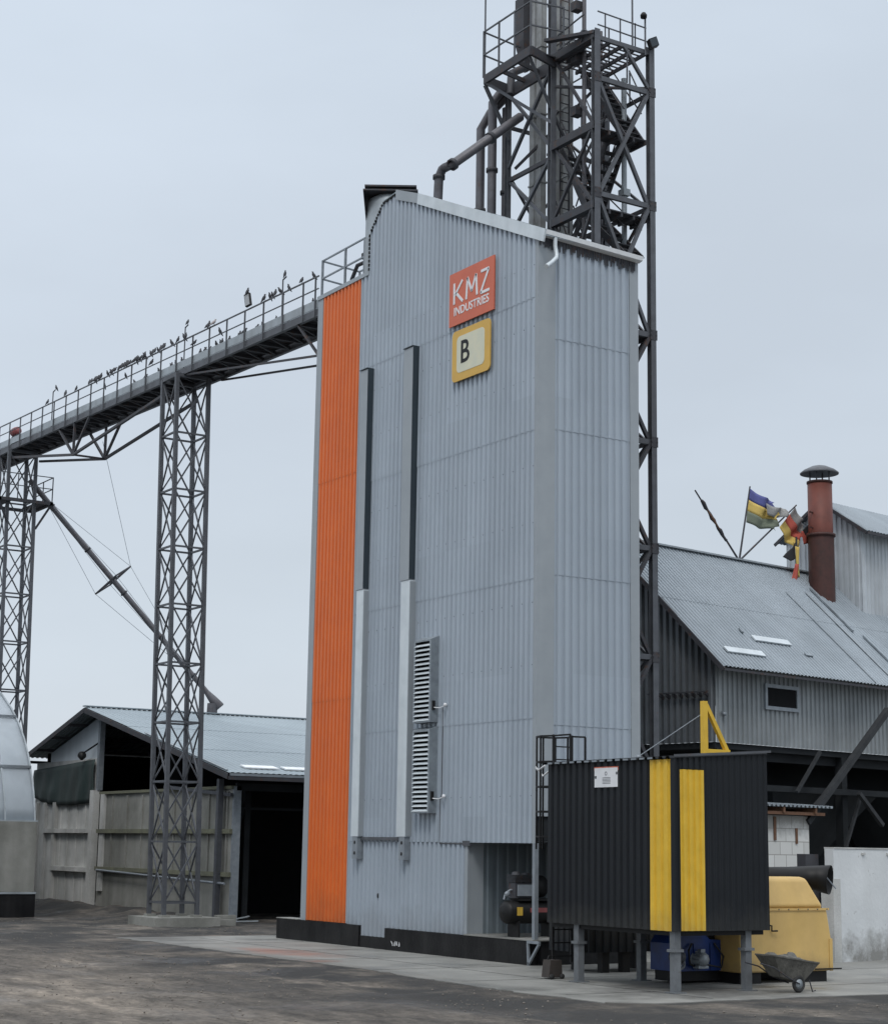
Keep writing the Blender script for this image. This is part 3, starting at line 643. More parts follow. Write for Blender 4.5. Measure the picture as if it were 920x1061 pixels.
m = MB(); m.obox((5.86, 2.085, 28.125), V((.24, -.055, .13)), V((.003, .012, 0)), V((-.10, 0, .23))); m.build('lamp_glass', 'darkpanel', fl)
# bucket elevators running through the tower
def elevator(x, y, label, zt=34):
    e = thing('bucket_elevator', label, 'bucket elevator', (x, y, 0), 'bucket elevators inside the tower')
    for dy in (-.2, .2):
        m = MB(); m.box(x - .11, x + .11, y + dy - .13, y + dy + .13, 1.0, zt)
        z = 3.0
        while z < zt: m.box(x - .14, x + .14, y + dy - .16, y + dy + .16, z, z + .06); z += 2.4
        m.build('trunk', 'galvt', e)
    m = MB(); m.box(x - .35, x + .35, y - .9, y + .9, 0, 1.1); m.build('boot', 'casing', e)
elevator(4.6, 6.55, 'pale twin-leg elevator trunk in the tower, nearer the left outer legs')
elevator(5.0, 5.6, 'pale twin-leg elevator trunk in the tower, right of the other one')
m = MB(); m.box(4.3, 4.9, 7.0, 7.5, 29.9, 31.5); m.hexa([V(p) for p in ((4.45, 7.1, 28.9), (4.65, 7.1, 28.9), (4.65, 7.3, 28.9), (4.45, 7.3, 28.9), (4.3, 7.0, 29.9), (4.9, 7.0, 29.9), (4.9, 7.5, 29.9), (4.3, 7.5, 29.9))]); m.tube([(4.5, 7.2, 29.0), (3.9, 7.1, 28.6), (3.7, 6.9, 27.7)], .14, 10)
m.build('discharge_hopper', 'steeld', T)
for x, y, r0, z0, z1 in ((4.3, 3.6, .07, 20, 31), (5.6, 4.4, .05, 2, 29.5), (4.25, 5.4, .06, 19, 32), (5.7, 6.6, .09, 2, 27)):
    m = MB(); m.tube([(x, y, z0), (x, y, z1)], r0, 8); z = z0 + 1
    while z < z1: m.lathe((x, y, z), [(r0, 0), (r0 + .035, 0), (r0 + .035, .06), (r0, .06)], 10); z += 2.6
    m.build('riser_pipe', 'pipe', T)
for p, q in (((4.0, 5.0, 26.2), (5.9, 6.8, 28.0)), ((4.0, 7.0, 25.2), (5.9, 4.9, 27.9)), ((4.0, 4.7, 23.0), (5.9, 4.7, 26.5)), ((5.9, 4.8, 23.2), (4.0, 4.8, 26.3)), ((3.9, 7.2, 22.3), (6.0, 7.2, 25.0)), ((6.0, 7.2, 22.3), (3.9, 7.2, 25.0)), ((3.9, 2.5, 25.2), (6.0, 4.6, 26.6)), ((3.9, 4.6, 27.2), (6.0, 2.5, 26.9))):
    m = MB(); m.beam(p, q, .08, .08); m.build('diagonal_brace', 'steeld', T)
m = MB()
for x in (4.35, 4.7): m.beam((x, 4.95, 22.5), (x, 4.95, 31.5), .04)
for k in range(30): m.beam((4.35, 4.95, 22.7 + k * .3), (4.7, 4.95, 22.7 + k * .3), .025)
m.build('ladder', 'steeld', T)
for k in range(14):
    z = 26.0 + k * .45
    if k % 4 == 0: m = MB(); m.box(4.05, 4.35, 3.7, 4.0, z, z + .3); m.build('junction_box', 'steeld', T)
# conduit with bracket boxes beside the right leg
m = MB(); m.tube([(5.75, 3.4, 2), (5.75, 3.4, 27.5)], .09, 10)
for z in (17.2, 19.6, 21.4, 23.5, 25): m.box(5.62, 5.88, 3.25, 3.55, z, z + .22)
m.build('cable_riser', 'casing', T)

# spouts
def flange_pipe(pts, r, fl, nm, label, m_='pipe', loc=None):
    t = thing(nm, label, 'pipe', loc or pts[0])
    m = MB(); m.tube(pts, r, 14); m.build('pipe', m_, t)
    for p, d in fl:
        m = MB(); m.lathe(p, [(r, -.06), (r + .05, -.06), (r + .05, .06), (r, .06)], 16, d); m.build('flange', 'steeld', t)
    return t
d = (V((4.3, 6.9, 27.4)) - V((.9, 6.15, 24.42)))
A0 = V((.9, 6.85, 23.2)); A1 = V((.9, 6.8, 24.15)); A2 = V((.95, 6.55, 24.4)); A3 = V((.97, 6.1, 24.38)); A4 = V((3.75, 6.35, 26.75))
flange_pipe([A0, A1, A1.lerp(A2, .6) + V((0, 0, .08)), A2, A3, A4], .15, [(A1, (0, 0, 1)), (A3, A4 - A3), (A3.lerp(A4, .55), A4 - A3)], 'grain_spout', 'grey flanged pipe sloping from the lattice tower down to the dryer roof')
flange_pipe([(3.45, 8.25, 23.3), (3.45, 8.25, 26.9), (3.6, 7.9, 27.4), (4.0, 7.4, 28.0)], .15, [((3.45, 8.25, 24.0), (0, 0, 1))], 'grain_spout', 'thinner brown pipe nearest the roof ridge, standing left of the tower')
flange_pipe([(3.45, 7.55, 23.0), (3.45, 7.55, 27.6), (3.8, 7.3, 28.2)], .15, [((3.45, 7.55, 25.2), (0, 0, 1))], 'grain_spout', 'brown vertical pipe with a mid flange, between tower leg and left pipe')
flange_pipe([(3.95, 7.5, 20), (3.95, 7.5, 27.5)], .12, [((3.95, 7.5, 24.5), (0, 0, 1))], 'grain_spout', 'slim dark pipe tight against the left leg of the tower')

# ================================================================ CONVEYOR BRIDGE
def zb(y): return 20.94 + .0303 * (y - 13.3)
YE = 62
CB = thing('conveyor_bridge', 'long elevated conveyor gallery with handrail running from dryer roof to the lattice pylons', 'conveyor bridge', (0.7, 13, zb(13)))
CW = 1.55
for x, nm in ((.04, 'girder'), (CW, 'girder')):
    m = MB(); m.beam((x, 12.97, zb(12.97) + .13), (x, YE, zb(YE) + .13), .06, .26); m.beam((x, 12.97, zb(12.97) + .0), (x, YE, zb(YE) + .0), .14, .035); m.build(nm, 'steel', CB)
m = MB(); m.beam((CW / 2, 12.97, zb(12.97) + .22), (CW / 2, YE, zb(YE) + .22), CW - .15, .03); m.build('deck', 'steeld', CB)
y = 13.6; k = 0
while y < 52:
    m = MB(); m.beam((.07, y, zb(y) + .1), (CW - .03, y, zb(y) + .1), .08, .16); m.beam((.07, y, zb(y) + .05), (CW - .03, y + 1.1, zb(y + 1.1) + .05), .06, .06); m.build('deck_joist', 'steeld', CB); y += 1.1
m = MB(); m.box  # pale strips painted as light showing between deck boards
m = MB()
for k in range(34):
    y = 14 + k * 1.1; m.beam((.35, y, zb(y) + .19), (1.2, y, zb(y) + .19), .16, .02)
m.build('light_gap_strips', 'casing', CB)
m = MB(); m.beam((-.0, 12.97, zb(12.97) + .44), (-.0, YE, zb(YE) + .44), .02, .30); m.build('toe_board', 'casing', CB)
m = MB()
m.beam((.85, 13, zb(13) + .62), (.85, YE, zb(YE) + .62), .55, .55)
y = 14
while y < 50: m.beam((.85, y, zb(y) + .62), (.85, y + .05, zb(y) + .62), .62, .62); y += 2.4
m.build('conveyor_casing', 'casing', CB)
ys = [13.2, 14.1]
while ys[-1] < 50: ys.append(ys[-1] + 1.53)
for y in ys:
    m = MB(); m.beam((-.04, y, zb(y) + .0), (-.04, y, zb(y) + 1.4), .05); m.build('railing_post', 'steel', CB)
m = MB(); m.beam((-.04, 12.97, zb(12.97) + 1.4), (-.04, YE, zb(YE) + 1.4), .045); m.build('top_rail', 'steel', CB)
m = MB(); m.beam((-.04, 12.97, zb(12.97) + .95), (-.04, YE, zb(YE) + .95), .035); m.build('middle_rail', 'steel', CB)
# underslung truss between the pylons
for x, dy in ((0.05, 0), (CW, 0)):
    ya = 36.0; za = zb(36) - 1.5
    m = MB()
    m.beam((x, ya, za), (x, 26.2, zb(26) - .5), .11); m.beam((x, ya, za), (x, 44.6, zb(44) - .35), .11)
    m.beam((x, ya, za), (x, ya + .0, zb(ya)), .10); m.beam((x, ya, za), (x, ya - 1.9, zb(ya)), .10); m.beam((x, ya, za), (x, ya + 1.9, zb(ya)), .10)
    m.build('truss_tie', 'steeld', CB)
m = MB(); m.beam((0.05, 36, zb(36) - 1.5), (CW, 36, zb(36) - 1.5), .08); m.build('truss_tie', 'steeld', CB)
for x, z in ((.05, 19.35), (CW, 19.45)):
    m = MB(); m.beam((x, 23.9, zb(24) - .05), (x, 12.97, z + .15), .07); m.build('stay_rod', 'steeld', CB)
m = MB(); m.beam((.05, 14.6, zb(14.6)), (.05, 12.98, 19.5), .08); m.build('knee_brace', 'steeld', CB)
# lamp standards on the gallery
for y, h in ((39.9, .0), (24.94, .0), (16.45, .0)):
    m = MB(); m.tube([(.35, y, zb(y) + .25), (.35, y, zb(y) + 2.15)], .028, 8); m.tube([(.35, y, zb(y) + 2.15), (.35, y - .25, zb(y) + 2.2)], .028, 8); m.build('lamp_standard', 'steel', CB)
FLt = thing('floodlight', 'black floodlight clamped on the conveyor handrail between two groups of pigeons', 'floodlight', (-.05, 18.2, zb(18.2) + 1.4))
fx, fy, fz = -.08, 18.25, zb(18.2) + 1.45
m = MB(); m.obox((fx, fy - .22, fz + .02), V((0, .42, 0)), V((-.08, 0, .02)), V((0, .16, .5))); m.build('housing', 'black', FLt)
m = MB(); m.obox((fx - .084, fy - .18, fz + .06), V((0, .34, 0)), V((-.01, 0, .0)), V((0, .13, .42))); m.build('lamp_glass', 'lens', FLt)
MT = thing('drive_motor', 'small dull red conveyor motor behind the handrail at the far left end', 'motor', (.5, 44.7, zb(44.7) + .3))
m = MB(); m.lathe((.3, 44.8, zb(44.8) + 1.0), [(0, -.3), (.2, -.3), (.22, -.1), (.22, .25), (.1, .3), (0, .3)], 14, (0, 1, 0)); m.build('motor_body', 'red', MT)
m = MB(); m.box(.2, .9, 44.2, 45.1, zb(44.7) + .3, zb(44.7) + .78); m.build('gearbox', 'steeld', MT)

# lattice pylons
def pylon(x0, y0, h):
    t = thing('conveyor_pylon', 'four-legged lattice pylon on a concrete pad in front of the open shed', 'pylon', (x0 + .67, y0 + .67, 0), 'lattice pylons under the conveyor bridge')
    w = 1.36; lean = V((-.42, 0, 0))
    def pt(i, z):
        a = ((0, 0), (w, 0), (w, w), (0, w))[i]; return V((x0 + a[0], y0 + a[1], z)) + lean * (z / h)
    for i in range(4):
        m = MB(); m.beam(pt(i, .35), pt(i, h), .15, .15); m.build('leg', 'steel', t)
    nb = 9; hb = (h - .9) / nb
    for k in range(nb):
        z0 = .8 + k * hb; z1 = z0 + hb
        for i in range(4):
            j = (i + 1) % 4; m = MB(); m.beam(pt(i, z0), pt(j, z1), .055, .055); m.beam(pt(j, z0), pt(i, z1), .05, .05); m.build('cross_brace', 'steel', t)
        m = MB()
        for i in range(4): m.beam(pt(i, z0), pt((i + 1) % 4, z0), .07, .07)
        m.build('ring', 'steel', t)
    m = MB()
    for i in range(4): m.beam(pt(i, h - .05), pt((i + 1) % 4, h - .05), .12, .14)
    m.build('head_frame', 'steel', t)
    m = MB(); m.box(x0 - .6, x0 + w + .7, y0 - .6, y0 + w + .6, -.25, .27)
    m.box(x0 - .15, x0 + .2, y0 - .15, y0 + .2, .27, .36); m.box(x0 + w - .2, x0 + w + .15, y0 - .15, y0 + .2, .27, .36); m.box(x0 - .15, x0 + .2, y0 + w - .2, y0 + w + .15, .27, .36); m.box(x0 + w - .2, x0 + w + .15, y0 + w - .2, y0 + w + .15, .27, .36)
    m.build('footing', 'conc_old', t)
    return t
P1 = pylon(.14, 24.1, zb(24.8) - .02)
P2 = dup(P1, (.3 + .67, 44.3 + .67, 0), 'lattice pylon at far left, rising behind the arched hangar with a small railed platform', scale=(1, 1, (zb(45) - .02) / (zb(24.8) - .02)))
WL[P2.name] = V((.97, 44.97, 0))
def addp2(m, name, mm):
    o = m.build(name, mm, P2); 
    k = P2.scale[2]
    for v in o.data.vertices: v.co.z /= k
    return o
m = MB(); zp = 19.35
m.box(-.75, 2.0, 43.6, 43.75, zp - .15, zp); m.box(-.75, 2.0, 46.2, 46.35, zp - .15, zp); m.box(-.75, -.6, 43.6, 46.35, zp - .15, zp); m.box(1.85, 2.0, 43.6, 46.35, zp - .15, zp); m.box(-.6, .1, 43.75, 46.2, zp - .05, zp - .01); m.box(1.3, 1.85, 43.75, 46.2, zp - .05, zp - .01)
m.beam((1.95, 43.7, zp - .1), (1.4, 44.3, zp - 1.3), .08); m.beam((-.7, 43.7, zp - .1), (.0, 44.3, zp - 1.2), .08)
addp2(m, 'platform', 'steeld')
m = MB()
for x in (-.7, .2, 1.1, 1.95): m.beam((x, 43.65, zp), (x, 43.65, zp + 1.25), .045)
for y in (45, 46.3): m.beam((1.95, y, zp), (1.95, y, zp + 1.25), .045)
for z in (.65, 1.23): m.beam((-.7, 43.65, zp + z), (1.95, 43.65, zp + z), .04); m.beam((1.95, 43.65, zp + z), (1.95, 46.3, zp + z), .04)
addp2(m, 'railing', 'steel')
# long spout to the shed with outrigger and guy wires
p0 = V((1.3, 44.6, 20.3)); p1 = V((9.95, 41.2, 9.9)); dd = (p1 - p0).normalized()
t = thing('long_spout', 'long dark pipe slanting from the far pylon down to the shed ridge with guy wires', 'pipe', p0)
m = MB(); m.tube([p0 - dd * .3, p1], .135, 12); m.build('pipe', 'pipe', t)
for s in (.1, .3, .5, .7, .88):
    m = MB(); m.lathe(p0.lerp(p1, s), [(.135, -.04), (.185, -.04), (.185, .04), (.135, .04)], 14, dd); m.build('flange', 'steeld', t)
m = MB(); m.lathe(p1, [(.135, -.6), (.22, -.1), (.27, .35), (.25, .4), (0, .4)], 16, dd); m.tube([p1 + V((-.1, 0, -.1)), p1 + V((-.15, 0, -1.2))], .26, 12); m.build('outlet_boot', 'pipe', t)
mid = p0.lerp(p1, .44); side = V((.42, -.1, .32)).normalized(); 
# camera sees the outrigger edge on as a long thin diamond
s1 = mid + V((.80, -.1, .72)) * 1.05; s2 = mid - V((.80, -.1, .72)) * 1.05; s3 = mid + dd.cross(V((.80, -.1, .72))).normalized() * .9; s4 = mid - dd.cross(V((.80, -.1, .72))).normalized() * .9
m = MB()
for a, b in ((s1, s3), (s3, s2), (s2, s4), (s4, s1), (s1, s2), (s3, s4)): m.beam(a, b, .06)
m.build('outrigger', 'steeld', t)
m = MB(); e0 = p0.lerp(p1, .06); e1_ = p0.lerp(p1, .88)
for q in (s1, s2, s3, s4): m.tube([e0, q, e1_], .011, 4)
m.tube([V((2.2, 38, 21.4)), s1], .011, 4)
m.build('guy_wire', 'lightsteel', t)

# ================================================================ PIGEONS
def bird_mesh(seed):
    random.seed(seed)
    m = MB()
    # spine from tail tip to beak, in the local frame (x forward, z up)
    pts = [(-.20, .0, .03), (-.13, 0, .06), (-.07, 0, .095), (0, 0, .13), (.055, 0, .165), (.085, 0, .20), (.105, 0, .235), (.135, 0, .24), (.165, 0, .23)]
    rs = [.014, .03, .052, .068, .062, .040, .036, .022, .004]
    m.tube(pts, rs, 10)
    m.tube([(.0, .022, .09), (.005, .022, .0)], .008, 5); m.tube([(.0, -.022, .09), (.005, -.022, .0)], .008, 5)
    return m
bm_a = bird_mesh(1).build('pigeon', 'bird'); bm_b = bird_mesh(2).build('pigeon', 'birdw')
bird_src = (bm_a.data, bm_b.data)
bpy.data.objects.remove(bm_a); bpy.data.objects.remove(bm_b)
def pigeon(x, y, z, label, group, pale=False, s=.86, rot=None):
    o = bpy.data.objects.new('pigeon', bird_src[1 if pale else 0]); col.objects.link(o); o.location = (x, y, z)
    o.rotation_euler = (0, random.uniform(-.75, -.2), rot if rot is not None else random.choice([0, math.pi]) + random.uniform(-.5, .5)); k = s * random.uniform(.88, 1.1); o.scale = (k, k, k)
    tag(o, label, 'bird', group)
random.seed(21)
cnt = [0, 0, 0]
def nth(k): return str(k) + ({1: 'st', 2: 'nd', 3: 'rd'}.get(k % 10, 'th') if k not in (11, 12, 13) else 'th')
top = [39.37, 37.1, 35.68, 34.16, 33.95, 33.6, 33.3, 32.95, 31.5, 30.8, 29.1, 28.7, 27.2, 26.1, 24.6, 24.2, 33.48, 33.14, 32.7, 32.14, 31.81, 31.27, 30.52, 30.2, 29.89, 29.7, 29.58, 29.26, 28.96, 28.45, 28.14, 27.94, 27.54, 26.95, 26.75, 26.37, 25.98, 25.41, 23.83, 21.96, 21.7, 21.35, 17.04, 16.73, 16.5, 16.2, 15.9, 15.3, 14.21, 13.43]
for y in sorted(top, reverse=True):
    if y > 35: lb = 'lone dark pigeon on the handrail left of the long row, %s' % ('farthest left' if y > 38 else 'midway along' if y > 36 else 'just before the row starts')
    elif y > 23: cnt[0] += 1; lb = '%s dark pigeon from the left in the long row on the top handrail' % nth(cnt[0])
    elif y > 20: lb = '%s of three grouped pigeons on the handrail left of the floodlight' % {21.96: 'left', 21.7: 'middle', 21.35: 'pale right'}[y]
    elif y > 15.6: cnt[1] += 1; lb = '%s dark pigeon right of the floodlight on the top handrail' % nth(cnt[1])
    elif y > 15: lb = 'dark pigeon on the handrail right of the tight group by the lamp pole'
    elif y > 14: lb = 'dark pigeon on the handrail, second nearest to the dryer building'
    else: lb = 'dark pigeon on the handrail nearest to the dryer building'
    pigeon(-.04, y, zb(y) + 1.42, lb, 'pigeons on the top handrail', pale=(y in (21.35,)), rot=random.choice([0, 0, math.pi]) + random.uniform(-.7, .7))
low = [30.88, 29.72, 29.51, 28.29, 27.09, 26.8, 26.5, 25.93, 24.05, 23.78, 23.6, 23.33, 22.61, 22.26, 21.91, 21.48, 20.88, 20.54, 20.04, 19.22, 18.73, 17.7, 14.68]
for y in low:
    cnt[2] += 1
    pigeon(.62 + random.uniform(0, .15), y, zb(y) + .9, '%s pigeon from the left sitting low on the conveyor casing behind the handrail' % nth(cnt[2]), 'pigeons on the conveyor casing')
for y, lb in ((32.5, 'pigeon on the middle rail, left of the cluster below the long row'), (30.1, 'pigeon on the middle rail below the centre of the long row'), (27.2, 'pigeon with raised tail on the middle rail just left of near pylon'), (23.1, 'pigeon on the middle rail right above the near pylon'), (20.9, 'pigeon on the middle rail between pylon and floodlight')):
    pigeon(-.04, y, zb(y) + .97, lb, 'pigeons on the middle rail')
for y, lb in ((39.65, 'pigeon on the leftmost lamp pole of the conveyor gallery'), (24.69, 'pigeon on the middle lamp pole above the near pylon'), (16.2, 'pigeon on the lamp pole nearest the dryer building')):
    pigeon(.35, y, zb(y) + 2.22, lb, 'pigeons on the lamp poles')
pigeon(-.1, 18.3, fz + .5, 'pigeon perched on top of the black floodlight', 'pigeons on the lamp poles')

# ================================================================ SHED (left background)
SH = thing('open_shed', 'open fronted storage shed with concrete panel gable wall and grey sheet roof', 'shed', (4, 26.4, 0))
GX = 4.0; RY, RZ = 41.07, 9.25; EY, EZ = 25.35, 5.78; BY, BZ = 49.4, 7.16
XE = 34
# near slope
sl = V((0, RY - EY, RZ - EZ)); Ln = sl.length; sd_ = sl.normalized(); nn = V((0, -sd_.z, sd_.y))
m = MB(); m.sheet((3.2, EY, EZ), X, sd_, nn, 0, XE - 3.2, 0, Ln, pitch=.26, depth=.018, courses=(5.3, 10.7)); m.build('roof', 'roofz', SH, solid=.008)
sl2 = V((0, RY - BY, RZ - BZ)); L2 = sl2.length; s2_ = sl2.normalized(); n2 = V((0, -s2_.z, s2_.y)) * -1
if n2.z < 0: n2 = -n2
m = MB(); m.sheet((3.2, BY, BZ), X, s2_, n2, 0, XE - 3.2, 0, L2, pitch=.26, depth=.04); m.build('roof', 'roofz', SH, solid=.008)
m = MB(); m.beam((3.15, RY, RZ + .06), (XE, RY, RZ + .06), .35, .05); m.build('ridge_cap', 'roofz', SH)
# dark verge boards and purlin ends
m = MB(); o2 = V((3.17, 0, -.14)); m.beam((3.17, EY, EZ - .14), (3.17, RY, RZ - .14), .05, .22); m.beam((3.17, RY, RZ - .14), (3.17, BY, BZ - .14), .05, .22)
for k in range(10):
    t_ = k / 9; a = V((3.2, EY, EZ - .2)).lerp(V((3.2, RY, RZ - .2)), t_); m.beam(a, a + V((XE - 3.4, 0, 0)), .08, .14)
for k in range(5):
    t_ = k / 4; a = V((3.2, BY, BZ - .2)).lerp(V((3.2, RY, RZ - .2)), t_); m.beam(a, a + V((6, 0, 0)), .08, .14)
m.build('purlin', 'steeld', SH)
# concrete panel wall, right half (mossy) and left half (paler)
m = MB(); m.box(GX, GX + .2, 26.4, 40.55, 0, 5.2); w1 = m.build('panel_wall', 'conc_old', SH)
m = MB()
y = 26.9
while y < 40.4:
    m = MB(); m.box(GX - .07, GX, y - .06, y + .06, 1.9, 5.1); y += 1.72; m.build('wall_rib', 'conc_old', w1)
m = MB(); m.box(GX - .16, GX, 26.42, 40.5, 3.42, 3.6); m.box(GX - .16, GX, 26.42, 40.5, 1.72, 1.9); m.box(GX - .1, GX + .1, 26.42, 40.5, 5.2, 5.32); m.build('wall_ledge', 'moss', w1)
m = MB(); m.box(GX - .02, GX + .3, 26.36, 26.5, 0, 5.3); m.build('end_frame', 'lightsteel', w1)
m = MB(); m.box(GX, GX + .2, 41.35, 49.3, 0, 6.9); w2 = m.build('panel_wall', 'conc_pale', SH)
m = MB()
for y, a in ((42.3, .03), (43.4, .03), (44.5, .03), (45.5, .03), (46.2, .18), (47.6, .18), (48.8, .2)): m = MB(); m.box(GX - (.04 if a < .1 else .15), GX, y - a, y + a, 0.05, 4.9); m.build('wall_rib', 'conc_pale', w2)
m = MB(); m.box(GX - .2, GX, 41.3, 47.4, 3.42, 3.62); m.box(GX - .2, GX, 41.3, 46.2, 1.62, 1.84); m.build('wall_ledge', 'conc_pale', w2)
m = MB(); m.box(GX - .22, GX + .1, 40.9, 41.35, -.1, 5.4); m.build('column', 'conc_pale', SH)
m = MB(); m.box(GX - .1, GX + .1, 39.8, 40.3, .8, 5.2); m.build('column', 'conc_pale', SH)
m = MB(); m.box(GX - .05, GX + .2, 40.85, 41.1, 5.4, 8.9); m.build('post', 'lightsteel', SH)
m = MB(); m.prism([(GX + .05, 41.2, 6.75), (GX + .05, 47.5, 6.45), (GX + .05, 47.5, 7.35), (GX + .05, 41.2, 8.85)], (.08, 0, 0)); gp = m.build('gable_panel', 'vault', SH)
m = MB()          # draped tarp with folds
n = 26; o_ = []; f_ = []
for i in range(n + 1):
    y = 41.15 + (49.35 - 41.15) * i / n
    for j in range(9):
        t_ = j / 8; sag = .35 * math.sin(math.pi * (i / n)) * 0; zt = 6.85 - .3 * i / n; z0 = 4.85 + .5 * (max(0, i / n - .75)) * 2 - .12 * math.sin(math.pi * i / n * 1.3)
        o_.append((GX - .12 - .08 * noise.noise(V((y * 1.3, t_ * 2, 0))) - .05 * math.sin(y * 5 + t_ * 4) * (1 - t_), y, z0 + (zt - z0) * t_))
for i in range(n):
    for j in range(8): f_.append((i * 9 + j, (i + 1) * 9 + j, (i + 1) * 9 + j + 1, i * 9 + j + 1))
m.add(o_, f_, True); m.build('tarpaulin', 'tarp', SH, solid=.02)
m = MB(); m.beam((GX - .12, 26.4, 4.95), (GX - .12, 33, 5.4), .1, .14); m.beam((GX - .25, 27.2, 0), (GX - .25, 27.2, 5.6), .22, .22); m.build('steel_post', 'steel', SH)
m = MB(); m.tube([(GX - .25, 26.5, 1.45), (GX - .25, 40, 1.75)], .05, 8); m.build('wall_pipe', 'lightsteel', SH)
# interior: near-black walls stand in for the shade deep inside
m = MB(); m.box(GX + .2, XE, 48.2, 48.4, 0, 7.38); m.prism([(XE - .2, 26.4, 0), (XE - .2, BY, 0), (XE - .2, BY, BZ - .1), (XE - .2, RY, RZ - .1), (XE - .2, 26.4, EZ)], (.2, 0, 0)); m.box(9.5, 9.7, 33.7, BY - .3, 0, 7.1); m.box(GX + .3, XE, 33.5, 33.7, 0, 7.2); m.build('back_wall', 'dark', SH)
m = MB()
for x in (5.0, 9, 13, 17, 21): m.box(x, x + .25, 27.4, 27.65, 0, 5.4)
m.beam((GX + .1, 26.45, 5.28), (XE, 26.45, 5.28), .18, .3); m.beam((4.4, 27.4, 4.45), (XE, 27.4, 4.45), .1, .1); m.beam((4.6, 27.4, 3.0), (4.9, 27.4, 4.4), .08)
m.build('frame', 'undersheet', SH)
m = MB(); m.beam((3.25, EY - .02, EZ - .06), (XE, EY - .02, EZ - .06), .05, .1); m.build('eave_board', 'lightsteel', SH)
m = MB()
for x0, x1, q in ((4.35, 5.85, .85), (6.15, 7.7, .8)): m.obox(V((x0, EY, EZ)) + sd_ * q + nn * .05, X * (x1 - x0), sd_ * .55, nn * .05)
m.build('skylight', 'snow', SH)
m = MB(); m.obox(V((3.22, EY, EZ)) + sd_ * .3 + nn * .05, V((.10, 0, 0)), sd_ * 8.5, nn * .03); m.build('verge_strip', 'casing', SH)
m = MB(); m.lathe((GX - .35, 42.3, 7.0), [(0, -.18), (.2, -.15), (.21, -.04), (.09, .16), (0, .2)], 12, (-.3, -.6, -.7)); m.tube([(GX, 41.2, 7.6), (GX - .3, 42.1, 7.2)], .04, 6); m.build('lamp', 'black', SH)

# ================================================================ ARCHED HANGAR (left edge)
HG = thing('arched_hangar', 'pale metal arched hangar on concrete walls cut by the left picture edge', 'hangar', (-2.1, 32, 0))
pr = [(32.3, 3.78), (32.42, 4.3), (32.66, 4.95), (33.01, 5.65), (33.47, 6.4), (34.1, 7.15), (34.95, 7.9), (35.95, 8.55), (37.3, 9.25), (39.2, 9.95), (41.2, 10.55), (43.5, 10.95), (46, 11.1)]
full = pr + [(92 - y, z) for y, z in reversed(pr[:-1])]
m = MB(); o_ = []; f_ = []
n = len(full)
for x in (-2.1, -30): o_ += [(x, y, z) for y, z in full]
f_ = [(i, i + 1, n + i + 1, n + i) for i in range(n - 1)]
m.add(o_, f_, True); m.build('vault', 'vault', HG, solid=.06)
m = MB()
for k in range(14):
    x = -2.12 - k * 1.25
    for (a, b), (c, d) in zip(full, full[1:]): m.beam((x, a - .03, b + .05), (x, c - .03, d + .05), .07, .05)
m.build('vault_rib', 'casing', HG)
m = MB()
for y, z in ((33.15, 6.0), (35.3, 8.2), (39.2, 10.0)): m.beam((-2.1, y - .02, z + .04), (-30, y - .02, z + .04), .08, .09)
m.build('vault_seam', 'galvd', HG)
m = MB(); m.box(-30, -2.1, 32.0, 32.3, .98, 3.78); m.box(-2.35, -2.1, 32.3, 60, .98, 3.78); m.build('wall', 'conc_old', HG)
m = MB(); m.box(-30, -2.05, 31.9, 32.4, -.2, .9); m.box(-2.4, -2.05, 32.4, 60, -.2, .9); m.build('wall_base', 'blackp', HG)
m = MB(); m.box(-30, -2.03, 31.86, 31.95, .9, .975); m.box(-30, -2.03, 32.1, 32.42, 3.78, 3.84); m.build('drip_ledge', 'casing', HG)
m = MB(); m.prism([(-2.3, y, z - .04) for y, z in full] , (.15, 0, 0)); m.build('end_wall', 'galvd', HG)

# ================================================================ ELEVATED SHEET BUILDING (right)
az = math.radians(80.3); E1 = V((math.sin(az), math.cos(az), 0)); E2 = V((-E1.y, E1.x, 0)); OB = V((10.7, 5, 0))
def Q(u, v, z): return OB + E1 * u + E2 * v + V((0, 0, z))
RB = thing('raised_building', 'raised grey sheet metal building with steep roof over dark open underside', 'building', Q(0, 0, 0))
SLP = .94; RV, RZ2 = 4.4, 13.7
def rz(v): return 9.0 + SLP * (v + .6)
U1 = 26
m = MB(); m.sheet(Q(0, 0, 0), E1, Z, -E2, 0, U1, 6.5, 9.45, pitch=.25, depth=.05); m.build('wall', 'gable', RB, solid=.006)
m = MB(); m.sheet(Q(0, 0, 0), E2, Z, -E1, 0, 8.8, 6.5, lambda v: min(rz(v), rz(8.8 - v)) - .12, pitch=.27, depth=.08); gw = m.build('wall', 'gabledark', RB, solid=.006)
rs = (E2 + Z * SLP); Ls = rs.length * 5.0; rs.normalize(); rn = E1.cross(rs).normalized()
if rn.z < 0: rn = -rn
m = MB(); m.sheet(Q(-.5, -.75, rz(-.75)), E1, rs, rn, 0, U1 + 1, 0, 5.15 * math.hypot(1, SLP), pitch=.2, depth=.035, courses=(3.6,)); m.build('roof', 'roofold', RB, solid=.008)
rb = (-E2 + Z * SLP).normalized(); rn2 = rb.cross(E1)
if rn2.z < 0: rn2 = -rn2
m = MB(); m.sheet(Q(-.5, 9.55, rz(-.75)), E1, rb, rn2, 0, U1 + 1, 0, 5.15 * math.hypot(1, SLP), pitch=.2, depth=.035); m.build('roof', 'roofold', RB, solid=.008)
m = MB(); m.beam(Q(-.52, 4.4, RZ2 + .06), Q(U1, 4.4, RZ2 + .06), .3, .06); m.build('ridge_cap', 'casing', RB)
m = MB()
